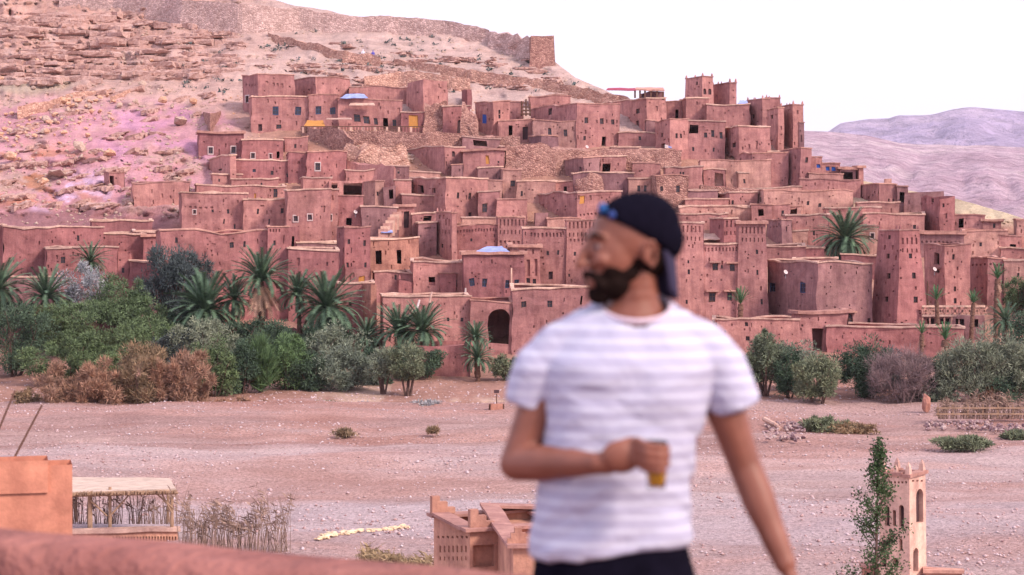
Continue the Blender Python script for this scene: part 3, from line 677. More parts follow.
kasbah_tower;674,-,704;223,318;p;v677,702,229,6 w688.6,262,1.8,3 w689,272,2.2,5 w686.7,302,2,4 n693,246,1.5,4;big decorated castle tower just right of the cap;ta=.008;cop=pale
mud_house;702,-,747;244,318;p;f704,745,249,4,12 h714.7,267,5,7 h732,267,5,7 h712,297,6,9 h729,296,5,9 w721,267,1.8,3.5 n741,262,1.5,2;castle front with four hooded windows between the decorated towers;cop=pale
kasbah_tower;739,-,765.6;223.5,319;p;v741,764,230,6 w756.5,251.5,2.2,4.5 w756.7,272,1.8,5 w760,301.4,1.8,5.5;tallest decorated castle tower beside the small green palm;ta=.06;cop=slab
terrace_wall;716,-,800;320.5,352;p;w746.6,326,3.5,4 w747,340,4,4;garden wall at the foot of the castle front;cop=pale
gate_house;791.5,800,848;314.5,353;p;o817.8,340,12,22 n803,326,2,2;low gatehouse with a square black doorway;cop=slab;phi=24
garden_wall;826,-,964;327,353;r;n880,340,2,2;long garden wall with a pale coping right of the gatehouse;cop=pale
mud_house;464,-,524;253,312;r;b471.7,280.4,4.5,8 b484.4,281.3,5,8 b506.8,282.5,4,8 b516,281.8,4.5,8;smooth red house with four blue-grey windows and a blue sheet on its roof;cop=slab
mud_house;511,-,540;246.6,300;p;g528,267,3,16 g535.5,266.5,3,16 w527.4,280,3.5,5 w533.8,280,3.5,5 n526,251,2,5 n533,251,2,5;narrow house with two tall blind arches right of the blue sheet roof;cop=slab
mud_house;512.6,-,625;288,352;p;w523,302.5,4.5,6 w550,303,5.5,7 o582,300,1.8,8;long lower house with two black windows beside the man's shoulder;cop=pale
gate_house;470,-,514;301,352;p;a499.5,325,21,35;town wall with a large black arched gateway;cop=mud
town_wall;384,-,471;297,352;p;w447.7,320,2.5,4 w461.5,320.7,3,4;town wall left of the arched gateway with two tiny windows;cop=pale
mud_house;413,-,465;260.8,304;p;o432.6,279.5,6.5,9 w454.7,282,4,7 n420,268,1,2;square red-pink house with a dark doorway above the town wall;cop=pale
mud_house;440,-,456;272,304;r;;narrow red stub wall in front of the dark-doorway house;cop=mud
mud_house;370,-,419;239.4,276;o;o379.3,257.3,5.5,14 o399.4,256.6,5,14 n374,244,1,4 n389,243,1,4 n409,243,1,4;warm-toned house with two tall dark windows;cop=pale
mud_house;337,345,370.5;227.6,300;r;w349,242,2.4,5 w364.3,243,2.4,6 w347.8,264.8,2.2,5 w365.7,264.8,2.2,5 n344,250,1,5 n352,250,1,5 n365,252,1,5 n354,261.5,2,2;tall narrow red house left of the warm-toned one;cop=mud
mud_house;375,-,412;272.8,300;p;w395.3,278.3,2.5,5;low pink house under the warm-toned one;cop=pale
town_wall;398,-,442;281,304;r;;low wall with pointed merlons below the warm-toned house;cop=none;merl=p.6
town_wall;338,-,375;283,336;r;o350.5,303,2.5,4 n357,290,1,2;red wall with one black hole left of the narrow red tower;cop=pale
kasbah_tower;359,371,376;285,345;o;n367,300,1,5;narrow orange-red corner tower above the palms;cop=none;ta=.01
mud_house;345,-,371;268.5,300;p;y362,280,6,8 n350,280,1.5,10;ruined stub with an ochre door at the foot of the tall narrow red house;cop=none;amp=.45
mud_house;288.6,-,339;249.5,320;r;w306,281.6,4.5,9 w328,283,5.5,7 n299,262,3,8 n327,262,2,4 n292,262,1,1;broad red house with two low windows above the palms;cop=pale
mud_house;297,-,338;242.5,262;d;;low dusky roof block behind the broad red house;cop=pale
kasbah_tower;268,-,289;227.5,318;r;w274.7,243.4,2.2,5 f269,281,231,3,4 n284,240,1,8;red tower with a small niche frieze above the big palm;cop=mud;ta=.008
mud_house;286,-,300;226,262;r;o293.3,241,2.6,11;sliver of red wall with a tall black slot beside the red tower;cop=none
mud_house;160,-,269;232,322;r;w176.5,242.5,3,5.5 w231.6,244,4,6 w245.5,244,2.4,6 n222,272,1,1.5 n204,257,1,8 n200,272,2.5,3 n258,243,1.2,6 n214,243,4,1;very long red town house above the left trees;cop=mud;amp=.5
mud_house;182,-,248;192,234;p;W195,210.4,2.3,3.5 w212,209.5,2,3 w228,210,2.5,4.5 w223.8,220,1.8,5 w236,224.6,2,5 f188,214,206,2,5 n200,222,1,1 n207,223,1,1 n214,222,1,1 n206,228,1,1;wide stained house with scattered small holes above the long red house;cop=pale;amp=.4
mud_house;244,-,286;199.3,234;p;w257.7,210.4,2,5 w282,211,3,5 w269.5,220.8,1.5,6 n262,205,4,1.5;house with three slots right of the wide stained house;cop=pale
mud_house;196,-,286;186,203;p;w275,193,4,9 y256,197,2,7 n268,196,1,4;long terrace storey with a brown door behind the wide stained house;cop=pale
mud_house;188.7,230,236;156.3,190;p;w203.8,173,4.5,6.5 w220,171,4.5,2;square-topped house with one clear window on the left edge of the village;cop=pale;phi=14;flip=1
mud_house;199.5,-,243.4;132.5,160;r;W210.8,149,4,6.5 W233.9,149,4,6.5;red house with two white-edged windows on the left edge of the village;cop=slab
mud_house;242,-,283;139.2,163;r;W253,155,3.5,5 W270.4,155.6,2,4.5 a278,154,2.8,7;red house with a white-framed window and a small arch;cop=pale
mud_house;236,-,290;161.3,184;r;b253.9,172,3.2,3 w272.5,174,3,4 w288,176.4,2.6,4;low red house with a small blue-grey window below the arch house;cop=pale
mud_house;212,-,242;175,190;p;w218.6,181,1.5,3;small pink stepped house under the square-topped one;cop=pale
mud_house;231,-,278;179.8,192;p;n247,184,1,2 w261.5,185,1.5,3;flat long parapet house below the blue-grey window house;cop=pale
mud_house;288.6,-,309;153.2,182;r;n299,163,2,3;small red house joined to a larger neighbour with one tall white-framed window;cop=mud
mud_house;307,-,346.5;151.8,184;r;W318,166.4,4.5,7.5 n336,167,1,4;plain red house with one tall white-framed window;cop=mud
mud_house;287,-,331;190.2,246;p;W296,217.7,3.8,5.5 W309.5,217.7,3.8,5.5 n324,210,2,6;house front with two white-hooded windows left of centre;cop=pale
mud_house;303,-,332;177.5,200;p;;low wall house with pale ragged top left of the loggia house;cop=pale
mud_house;330,-,366;180.5,204;p;o335.5,185.7,6,8 o353.5,189,18,12;house with a wide black loggia opening;cop=none
mud_house;319,-,338;191,242;p;W330.8,218,2.4,5.5 f323,334,199,6,3;tall slim house with one white-edged slot below the loggia;cop=pale
mud_house;336,-,364;197,240;r;o348.7,223,6,7 w356,214,3,3;red-brown house with a square black opening below the loggia;cop=mud
mud_house;363,375,384.5;181.5,212;t;w377.7,194,2.3,4.5;square tan house right of the loggia;cop=mud;phi=20
mud_house;384,-,396;187,213;d;o391.5,195,4,9;narrow shaded gap house with a black doorway at centre left;cop=none
mud_house;395,-,412;181,210;p;;plain small pink house left of the large central house;cop=pale
mud_house;362,-,398;207.5,242;d;;deep shaded wall beside the mud steps;cop=pale
mud_house;395,-,414;206,238;p;d406.4,219,5,16 w400.5,215,1.5,4;narrow stair house with a tall purple door;cop=slab
mud_house;4,-,103;227.5,290;r;w77.8,239,2.4,5 n100,252,2,3 n48,240,1,1;very long blank red house at the far left;cop=pale;amp=.45
mud_house;-20,-,5;225,280;r;;red wall at the left picture edge;cop=pale
mud_house;47,-,117;248,302;r;w63,259.6,4.2,6.5 n57,256,2,4;low long red house with one dark window in front of the far left one;cop=pale
mud_house;92,-,152;221,240;r;;plain red upper block behind the far left palms;cop=pale
mud_house;93,-,145;234,262;r;;wide plain red house with a pale stepped roof line above the silver tree;cop=pale
mud_house;143,-,169;236,262;r;b153.9,249,5,4.5;small red house with one blue-grey window above the left trees;cop=slab
mud_house;134,-,181;231.5,256;r;;flat roofed red block left of the long red town house;cop=pale
mud_house;116,-,131;252.5,296;r;w122.7,269.7,2.6,5;narrow red house with one slit window behind the left palms;cop=none
mud_house;129,-,160;261,300;r;;low broken red wall house behind the blue-grey tree;cop=pale;amp=.4
garden_wall;6,-,60;277.5,310;d;;low dark garden wall behind the left edge palms;cop=pale
mud_house;1041,-,1080;246,290;p;w1058,258,3,4;plain house beyond the right picture edge;cop=pale
mud_house;1060,-,1110;268,318;t;w1082,282,3,5;wide tan house farther beyond the right picture edge;cop=mud
mud_house;1040,-,1075;280,330;r;w1060,296,3,5;low red house beyond the right picture edge;cop=mud
mud_house;462,-,500;138.5,152;d;o480,143.5,14,6;low open shed with a long dark porch below the blue-door house;cop=pale
mud_house;500,-,531;146,158;p;n512,151,2,2;small roof step under the low house with dark and brown doors;cop=pale
terrace_wall;500,-,530;157.5,169;p;;pale-topped terrace wall just above the square tan tower house;cop=pale
mud_house;556,-,584;150,162;p;w570,156,2,3;low house with one tiny window under the large upper double house;cop=mud
mud_house;612,-,640;148,160;t;o628,155,3,5;small house with a dark slot on the rubble slope above the deep porch;cop=pale
mud_house;618,-,655;133,146;p;w640,139,2.5,4;low house under the wide dusky pavilion house;cop=pale
mud_house;345,-,374;170,184;p;n360,176,2,3;low house above the wide black loggia opening;cop=pale
mud_house;372,-,409;167,181;d;w398,173,2,4;low dusky house left of the large central house roof;cop=pale
terrace_wall;384,-,440;172.5,180;t;;thin pale terrace strip above the roof of the large central house;cop=pale
mud_house;285,-,308;137,153;p;w296,145,2,4;small house above the little red one on the left of the village;cop=mud
mud_house;556,-,580;181,197;p;o566,188,3,5;small house with a black slot between the two dusky walls at upper centre;cop=pale
mud_house;640,-,662;150,164;p;w650,156,2,4;low house on the slope below the laundry house;cop=pale
hut;104.6,110,125;173,190;p;o112.9,181,4.5,10;small lone hut with a black doorway on the pink slope;cop=mud;phi=24
town_wall;133,-,190;182.8,212;p;;long blank pinkish wall on the slope beside the lone hut;cop=mud;amp=.4
garden_wall;415,-,470;345,376;r;;low dark red retaining wall below the arched gateway;cop=none
'''
GRP = 'mud brick houses of the hillside village'
for line in TOWN.strip().splitlines():
    f = line.split(';'); nm = f[0]; x0, xc, x1 = [None if q == '-' else float(q) for q in f[1].split(',')]
    if x0 is None: x0 = -20.0
    yt, yb = [float(q) for q in f[2].split(',')]
    ex = dict(q.split('=') for q in f[6:] if q)
    h = building(nm, x0, xc, x1, yt, yb, f[3], f[4], f[5], taper=float(ex.get('ta', .0)), amp=float(ex.get('amp', .14 if nm == 'kasbah_tower' else .32)),
             coping=ex.get('cop'), merl=ex.get('merl', ''), phi=R(float(ex['phi'])) if 'phi' in ex else None, group=GRP, ext=float(ex.get('ext', 4)))
# ------------------------------------------------------------------ dry-stone walls of the hill
def Dt(px, py):
    i = int(np.argmin(abs(cols - px))); return float(np.interp(-py, -PY[:, i], DD[:, i]))
def polywall(name, pts, mat, label, thick=1.1, amp=.35, ragged=.35, off=-.6, ext=1.5, cat='wall', group=None):
    pts = sorted(pts); n = max(8, int((pts[-1][0] - pts[0][0]) / 4)); px = np.linspace(pts[0][0], pts[-1][0], n)
    yt = np.interp(px, [p[0] for p in pts], [p[1] for p in pts]); yb = np.interp(px, [p[0] for p in pts], [p[2] for p in pts])
    d = np.array([D(a, b) for a, b in zip(px, yb)]) + off
    m = max(3, int(np.mean(yb - yt) / 3)); V = []; Fc = []
    for layer in (0, 1):
        for i in range(n):
            zt = CZ - (yt[i] - HOR) / F * d[i]; zb = CZ - (yb[i] - HOR) / F * d[i] - ext
            zt += (sn(i * .9 + yt[0], 7.7) * .7 + sn(i * 2.7, 3.1) * .5) * ragged
            for j in range(m + 1):
                t = j / m; z = zb + (zt - zb) * t; dd = d[i] + layer * thick - (1 - t) * .25 * (zt - zb) * (1 - layer) * .5
                x = (px[i] - 512) / F * d[i]
                V.append(dsp((x, dd, z), amp) if layer == 0 else (x, dd + amp, z))
    S = n * (m + 1)
    for i in range(n - 1):
        for j in range(m):
            a = i * (m + 1) + j; b_ = (i + 1) * (m + 1) + j
            Fc.append((a, b_, b_ + 1, a + 1)); Fc.append((S + a, S + a + 1, S + b_ + 1, S + b_))
        a = i * (m + 1) + m; b_ = (i + 1) * (m + 1) + m; Fc.append((a, b_, S + b_, S + a))
    for i in (0, n - 1):
        for j in range(m):
            a = i * (m + 1) + j; Fc.append((a, a + 1, S + a + 1, S + a))
    o = link(name, meshdata(name, V, Fc, mat)); tag(o, label, cat, group); return o
M['s2'] = stone('fort_stone', (.39, .25, .225), (.48, .33, .30), 2.4)
M['s3'] = stone('terrace_stone', (.37, .19, .15), (.47, .275, .215), 2.4)
polywall('fortress_wall', [(60, -6, 6), (113, -3, 9), (165, -1, 20), (180, 1, 26), (240, 3, 34), (262, 5, 33), (300, 9, 29), (350, 15, 31), (400, 18, 33), (440, 20, 36), (455, 23, 38), (489, 29, 43)], M['s2'], 'long ancient fortress wall of rubble along the hill crest', amp=.35, ragged=.2, thick=2.0)
polywall('fortress_wall', [(489, 32, 46), (505, 29, 50), (513, 33, 54), (532, 36, 60)], M['s2'], 'ruined stretch of rubble wall between the long crest wall and the end bastion', amp=1.2, ragged=1.6, thick=2)
building('stone_bastion', 531, None, 554, 35, 66, 's', '', 'square stone bastion at the right end of the crest wall', taper=.12, coping='none', amp=.4, d=326)
polywall('retaining_wall', [(395, 58, 64), (440, 66, 74), (500, 74, 84), (560, 84, 95), (640, 101, 112)], M['s3'], 'reddish rubble retaining wall slanting down the slope under the crest', amp=.6)
polywall('retaining_wall', [(268, 33, 38), (300, 40, 48), (340, 50, 60), (380, 57, 66)], M['s3'], 'short reddish rubble wall on the slope near the two walkers', amp=.6)
polywall('retaining_wall', [(365, 78, 86), (400, 72, 84), (440, 74, 88), (470, 80, 90)], M['s3'], 'reddish rubble terrace just above the plain cube house', amp=.6)
polywall('retaining_wall', [(333, 131, 143), (380, 131, 146), (430, 133, 148), (470, 135, 146), (520, 137, 148)], M['s'], 'rubble retaining wall carrying the terrace of the bluish-window house', amp=.5)
polywall('retaining_wall', [(505, 148, 176), (560, 146, 172), (600, 150, 165), (680, 152, 166)], M['s'], 'broad rubble slope wall at upper centre below the big double house', amp=.9)
polywall('retaining_wall', [(300, 128, 134), (345, 130, 152), (352, 140, 158)], M['s'], 'rubble corner wall left of the terrace restaurant', amp=.6)
polywall('retaining_wall', [(345, 160, 176), (380, 166, 182), (395, 168, 186)], M['p'], 'curving mud wall below the pale rock ledge', amp=.5)
polywall('retaining_wall', [(424, 102, 132), (447, 103, 131)], M['s'], 'rubble mound wall under the plain cube house', amp=1.2, ragged=1.2)
polywall('retaining_wall', [(462, 100, 140), (478, 118, 140)], M['s'], 'crumbling rubble gap wall beside the blue-door house', amp=1.2, ragged=1.4)
polywall('retaining_wall', [(18, 106, 117), (50, 100, 110), (70, 95, 102)], M['s3'], 'lower half of the stone wall crossing the scree at upper left', amp=.3)
polywall('retaining_wall', [(66, 94, 101), (95, 91, 96), (108, 90, 95)], M['s3'], 'upper half of the stone wall crossing the scree at upper left', amp=.3)
polywall('retaining_wall', [(110, 96, 103), (134, 88, 93)], M['s3'], 'short stone wall stub between the boulders at upper left', amp=.3)
polywall('retaining_wall', [(700, 186, 196), (760, 189, 197), (800, 193, 197)], M['s'], 'thin rubble wall under the long tan parapet', amp=.4)
polywall('retaining_wall', [(-20, 330, 345), (100, 326, 345), (240, 326, 345), (370, 335, 352)], M['r'], 'low red garden bank behind the left trees', amp=.5)
# stone funnel-shaped buttress on the pink slope
polywall('stone_buttress', [(203, 112, 113), (205, 112, 122), (211, 113, 133), (216, 112, 122), (220, 111, 113)], M['s'], 'dark funnel-shaped stone buttress on the pink slope', amp=.15, ragged=.1, ext=.3, cat='buttress', off=-2)

# ------------------------------------------------------------------ boulders and rubble
BM = [rock_mesh('boulder', M['boulder'], s, 1, .24) for s in range(4)] + [rock_mesh('boulder', M['boulder_g'], 20 + s, 1, .24) for s in range(3)]
def boulder(px, py, w, h_, k, label, group=None):
    d = Dt(px, py + h_ / 2) - .3; p = P(px, py, d)
    o = link('boulder', BM[k], None, p, (random.uniform(-.4, .4), random.uniform(-.5, .5), random.uniform(0, 6)), (w / F * d * .95, w / F * d * .9, h_ / F * d * 1.25))
    tag(o, label, 'boulder', group)
boulder(193, 101, 10, 9, 0, 'rounded ochre boulder near the left corner of the highest houses'); boulder(181, 121, 17, 8, 4, 'flat broad ochre boulder on the pink slope below the rounded one')
boulder(163, 100, 11, 9, 1, 'brown boulder halfway up the slope left of the rounded ochre one'); boulder(142, 83, 12, 6, 5, 'dark wedge boulder below the strata cliff')
boulder(110, 153, 13, 11, 2, 'large squarish boulder standing alone above the little hut'); boulder(80, 146, 20, 10, 5, 'long grey slab boulder left of the squarish one')
boulder(58, 174, 34, 8, 6, 'long overhanging rock ledge on the pink slope'); boulder(10, 156, 13, 12, 0, 'orange boulder at the left picture edge')
boulder(44, 181, 9, 12, 2, 'upright rock beneath the long overhanging ledge')
rr = random.Random(5)
for i in range(95):
    t = rr.random(); px = 2 + t * 100 + rr.gauss(0, 12); py = 140 - t * 38 + rr.gauss(0, 9)
    if px < 0 or py < 96: continue
    w = rr.uniform(3, 9) * (.7 + .5 * rr.random()); boulder(px, py, w, w * rr.uniform(.6, .95), rr.choice([0, 1, 2, 3, 3, 4, 5]), 'one of the %s ochre boulders %s the scree' % ('larger' if w > 5.5 else 'smaller', 'at the top right of' if px > 75 else 'at the bottom left of' if px < 32 else 'in the middle of'), 'ochre boulders of the upper left scree')
for i in range(45):
    px, py = rr.uniform(0, 180), rr.uniform(60, 205)
    w = rr.uniform(2.5, 7); kk = rr.choice([0, 3, 4, 5, 6]); boulder(px, py, w, w * .7, kk, 'one of the loose %s rocks on the slope %s' % ('ochre' if kk < 4 else 'grey', 'just under the strata cliff' if py < 100 else 'left of the highest houses' if px > 100 else 'at the left picture edge' if px < 50 else 'between scree and hut'), 'loose rocks on the bare left slope')
def hill_pts(n, fn):
    out = []
    while len(out) < n:
        q = fn(); 
        if q is None: continue
        px, py = q
        if py < crest(np.array(px)) + 5: continue
        d = Dt(px, py); out.append((*P(px, py, d),))
    return np.array(out)
def f1():
    px, py = rr.uniform(-10, 650), rr.uniform(5, 225)
    if px > 230 and py > 70 + (px - 250) * .08: return None
    if sn(px / 14, py / 8) < -.05: return None
    return px, py
pts = hill_pts(3400, f1); scatter_rocks('hill_rubble', pts, .15 + .75 * rng.random(len(pts)) ** 3, M['boulder_g'], 'small loose rubble strewn over the bare hill', 'rubble')
def f2():
    px, py = rr.uniform(230, 860), rr.uniform(95, 260)
    if py < crest(np.array(px)) + 4: return None
    return px, py
pts = hill_pts(2600, f2); scatter_rocks('village_rubble', pts, .12 + .5 * rng.random(len(pts)) ** 2, M['boulder'], 'fallen mud and stone rubble between the village houses', 'rubble')
def f3(): return rr.uniform(-20, 1040), 372 + 30 * rr.random() ** .7
pts = hill_pts(3000, f3); scatter_rocks('bank_stones', pts, .08 + .3 * rng.random(len(pts)) ** 3, M['pebble'], 'scattered pale stones along the far river bank', 'stones')

M['slab'] = rockmat('strata_rock', [(.3, (.33, .19, .165)), (.5, (.47, .30, .26)), (.7, (.56, .39, .35))])
def slabs(name, n, fn, label, wr, hr, mat=None):
    V, Fc = [], []
    k = 0
    while k < n:
        q = fn()
        if q is None: continue
        px, py, tilt = q
        if py < crest(np.array(px)) + 4: continue
        d = Dt(px, py); c_ = P(px, py, d); w, h_ = rr.uniform(*wr) * rr.uniform(.5, 1), rr.uniform(*hr); dep = rr.uniform(.8, 2.2); b = len(V); az = rr.gauss(0, .25); ca, sa = math.cos(az), math.sin(az); k += 1
        m_ = 4
        for i in range(m_ + 1):
            x = (i / m_ - .5) * w; e = 1 - abs(i / m_ - .5) * rr.uniform(.3, 1.2)
            for (y, z) in ((-dep * .5 * e * rr.uniform(.5, 1.1), -h_ * .5 * e), (-dep * .5 * e * rr.uniform(.8, 1.3), h_ * .4 * e), (dep * .6, h_ * .5 * e + .1), (dep * .6, -h_)):
                V.append((c_.x + x * ca - y * sa, c_.y + x * sa + y * ca, c_.z + z + x * tilt + rr.uniform(-.06, .06)))
        for i in range(m_):
            for j in range(4):
                a = b + i * 4 + j; c2_ = b + i * 4 + (j + 1) % 4; Fc.append((a, c2_, c2_ + 4, a + 4))
        Fc.append((b, b + 3, b + 2, b + 1)); e = b + m_ * 4; Fc.append((e, e + 1, e + 2, e + 3))
    tag(link(name, meshdata(name, V, Fc, mat or M['slab'])), label, 'rock', kind='stuff')
def cl1():
    k_ = rr.randint(0, 15); px = rr.uniform(-10, 235); py = 12 + k_ * 4.7 + 2.5 * math.sin(px / 37 + k_) + rr.gauss(0, .5) + px * .02
    if py > 84 - px * .03 or sn(px / 19 + k_ * 3.7, k_ * 1.3) < -.16: return None
    return px, py, .02
slabs('cliff_strata', 850, cl1, 'stacked rock ledges of the strata cliff at upper left', (1.6, 7.0), (.3, 1.1))
def cl2():
    k_ = rr.randint(0, 9); t = rr.uniform(0, 210); px = t; py = 112 + k_ * 12 - t * (.28 - k_ * .012) + 5 * math.sin(t / 23 + k_) + rr.gauss(0, 1.0)
    if not (88 < py < 212) or (px > 185 and py > 120) or sn(px / 13 + k_ * 5.1, k_ * 2.3) < .0: return None
    return px, py, rr.gauss(.22, .1)
slabs('slope_ledges', 260, cl2, 'broken rock ledges running down the pink slope', (.8, 3.6), (.2, .8))
def cl3():
    k_ = rr.randint(0, 5); px = rr.uniform(232, 600); py = 40 + (px - 232) * .075 + k_ * 7 + 3 * math.sin(px / 31 + k_ * 2) + rr.gauss(0, 1)
    if sn(px / 15 + k_ * 4.1, k_ * 1.7) < .08 or py > 96: return None
    return px, py, rr.gauss(-.04, .05)
slabs('upper_ledges', 420, cl3, 'thin rock ledges across the pale slope under the crest wall', (.8, 3.4), (.15, .55))
def cl4():
    k_ = rr.randint(0, 4); px = rr.uniform(343, 408); return px, 147 + k_ * 3.6 + math.sin(px / 9 + k_) + rr.gauss(0, .3), .02
slabs('village_ledge', 130, cl4, 'pale layered rock outcrop between the houses at upper centre left', (1.2, 4.5), (.3, .6), M['boulder_g'])
# pale rock ledge in the middle of the village
polywall('rock_ledge', [(345, 143, 164), (365, 146, 168), (385, 148, 169), (406, 147, 168)], M['s3'], 'pale layered rock ledge showing between the houses', amp=1.3, ragged=1.0, cat='rock')
polywall('rock_ledge', [(575, 182, 198), (590, 178, 200), (602, 188, 200)], M['s'], 'pale rubble hump behind the wide ochre-door house', amp=1.3, ragged=1.4, cat='rock')

# ------------------------------------------------------------------ small things on the houses
def slabthing(name, label, cat, quad, mat, th=.08, group=None):
    """a thin sheet from four world points"""
    n = (quad[1] - quad[0]).cross(quad[3] - quad[0]).normalized() * th
    N = 4; V, Fc = [], []
    for s in (0, 1):
        for i in range(N + 1):
            for j in range(N + 1):
                a = quad[0].lerp(quad[1], i / N); b_ = quad[3].lerp(quad[2], i / N); p = a.lerp(b_, j / N) + n * s
                V.append(p + Vector((0, 0, sn(i * 1.7 + p.x, j * 1.9) * .12)))
    S = (N + 1) ** 2
    for i in range(N):
        for j in range(N):
            a = i * (N + 1) + j; Fc += [(a, a + 1, a + N + 2, a + N + 1), (S + a, S + a + N + 1, S + a + N + 2, S + a + 1)]
    for i in range(N):
        for e in ((i, i + 1), ((N) * (N + 1) + i + 1, (N) * (N + 1) + i), ((i + 1) * (N + 1), i * (N + 1)), (i * (N + 1) + N, (i + 1) * (N + 1) + N)):
            Fc.append((e[0], e[1], S + e[1], S + e[0]))
    o = link(name, meshdata(name, V, Fc, mat)); tag(o, label, cat, group); return o
def tiltroof(px0, px1, yb, yt, mat, name, label, cat, dep=4.5, skew=8, d=None):
    d = d or D(px0, yb + 28); a = P(px0, yb, d); b_ = P(px1, yb, d); w = P(px1 - skew * .2, yb, d + dep); z = CZ - (yt - HOR) / F * (d + dep)
    q = [a, b_, Vector(((px1 - skew - 512) / F * (d + dep), d + dep, z)), Vector(((px0 + skew * 1.6 - 512) / F * (d + dep), d + dep, z))]
    return slabthing(name, label, cat, q, mat)
tiltroof(474, 510, 252.6, 247, M['bluetarp'], 'roof_sheet', 'large pale blue sheet lying on the four-window red house', 'roof sheet', d=214)
tiltroof(880, 903, 222.5, 217.5, M['bluetarp'], 'solar_panel', 'tilted blue solar panel behind the great right tower', 'solar panel', dep=2.5, skew=3, d=D(880, 236) + .6)
tiltroof(340, 368, 98.5, 94.5, M['bluetarp'], 'roof_sheet', 'bright blue sheet on the roof of the bluish-window terrace house', 'roof sheet', dep=2, skew=4, d=D(350, 130) - .5)
tiltroof(381, 393, 233, 229.5, M['bluetarp'], 'roof_sheet', 'small blue sheet at the foot of the mud steps', 'roof sheet', dep=1.2, skew=1, d=D(385, 252))
tiltroof(738, 748, 104, 101, M['bluetarp'], 'roof_sheet', 'tiny blue sheet on the kasbah roof between the towers', 'roof sheet', dep=1.5, skew=1, d=D(740, 131) + 1)
tiltroof(349, 375, 105.5, 103.5, M['cop_pale'], 'awning', 'thin pale awning over the two bluish windows', 'awning', dep=.9, skew=1, d=D(360, 130) - 1.1)
tiltroof(326, 352, 119.5, 118.5, M['cop_pale'], 'terrace_canopy', 'flat pale canopy over the terrace tables', 'canopy', dep=2.2, skew=1, d=D(340, 133) - 2)
tiltroof(304, 325, 126.5, 121, M['yellow'], 'awning', 'ochre cloth awning on the terrace', 'awning', dep=2.2, skew=2, d=D(320, 133) - 2)
tiltroof(700, 720, 240, 234, M['cop_pale'], 'cloth_tent', 'cream sagging cloth canopy behind the hooded-window castle front', 'cloth canopy', dep=2.5, skew=2, d=D(710, 250) + 2)
tiltroof(606, 636, 90.6, 88.4, flat('maroon_cloth', (.32, .06, .10)), 'shade_cloth', 'maroon shade cloth stretched left of the roof pavilion', 'shade cloth', dep=1.2, skew=1, d=D(640, 131))
def posts(name, label, cat, items, mat, roofq=None, group=None):
    t = empty(name, P(items[0][0], items[0][2], items[0][3])); tag(t, label, cat, group); inv = Matrix.Translation(-t.location)
    for (px, yt, yb, d, w) in items:
        a, b_ = P(px, yb, d), P(px, yt, d); V, Fc = [], []
        addbox(V, Fc, (a + b_) / 2 - t.location, (w, w, (b_ - a).length)); link('post', meshdata('post', V, Fc, mat), t)
    if roofq:
        o = slabthing('roof', None, None, [q - t.location for q in roofq], M['cop_mud'], .2); o.parent = t
    return t
dk = D(650, 131) + 1
posts('roof_pavilion', 'open dark roof pavilion on posts above the wide dusky house', 'pavilion', [(635, 90, 98, dk, .25), (640, 90, 98, dk, .25), (645, 90, 98, dk, .25), (651, 90, 98, dk, .25), (657, 91, 99, dk, .25), (663, 92, 100, dk, .3)], M['wood'],
      [P(634, 90.4, dk - .3), P(664.5, 91.4, dk - .3), P(663, 88.8, dk + 4), P(636, 88.6, dk + 4)])
building('roof_room', 640, 650, 664, 91.5, 101, 'd', 'd644,97,4,6', 'dark back room of the roof pavilion', coping='none', d=dk + 2.6, ext=.2)
dk = D(528, 122) - 1
t = posts('wooden_rack', 'dark wooden ladder rack standing beside the big upper house', 'rack', [(521.5, 101, 116, dk, .22), (526, 99, 116, dk, .22), (530, 104, 116, dk, .22), (534.5, 109, 116, dk, .22)], M['wood'])
V, Fc = [], []
for yy_, xa, xb in ((103, 521, 527), (107, 521, 530), (110.5, 521, 535), (114, 521, 535)):
    a, b_ = P(xa, yy_, dk - .15), P(xb, yy_, dk - .15); addbox(V, Fc, (a + b_) / 2 - t.location, ((b_ - a).length, .12, .22))
link('rung', meshdata('rung', V, Fc, M['wood']), t)
# mud steps
t = empty('mud_steps', P(390, 234, D(390, 248))); tag(t, 'little flight of mud steps rising beside the purple door', 'stairs')
V, Fc = [], []; d_ = D(390, 250)
for i in range(7):
    p = P(383 + i * 2.3, 229 - i * 2.9, d_ + i * .28); V, Fc = [], []
    addbox(V, Fc, p - t.location - Vector((0, 0, .9)), (1.1, 1.2, 1.8), .1, .03); link('step', meshdata('step', V, Fc, M['cop_pale'] if i % 2 else M['t']), t)
# terrace balustrade and tables of the restaurant
t = empty('balustrade', P(340, 130, D(340, 131) - 3)); tag(t, 'low mixed railing along the restaurant terrace', 'railing')
d_ = D(360, 132) - 3.2
for i in range(40):
    px = 303 + i * 3; V, Fc = [], []; a, b_ = P(px, 133, d_), P(px, 126.5, d_)
    addbox(V, Fc, (a + b_) / 2 - t.location, (.12 if i % 4 else .3, .12, (b_ - a).length)); link('baluster', meshdata('baluster', V, Fc, M['wood'] if i % 4 else M['cop_pale']), t)
V, Fc = [], []; a, b_ = P(301, 126.3, d_), P(424, 126.8, d_); addbox(V, Fc, (a + b_) / 2 - t.location, ((b_ - a).length, .14, .12)); link('rail', meshdata('rail', V, Fc, M['wood']), t)
# white and blue laundry
for px, yy_, m_, lb in ((666.6, 148.5, 'white', 'white cloth hung to dry beside the dark laundry door'), (670, 150, 'bluetarp', 'blue cloth hung to dry beside the white one')):
    d_ = D(670, 160) - .5; slabthing('laundry', lb, 'laundry', [P(px - 2, yy_ + 4, d_), P(px + 1.8, yy_ + 4.4, d_), P(px + 1.6, yy_ - 3.5, d_ + .1), P(px - 1.8, yy_ - 4, d_ + .1)], M[m_], .05)
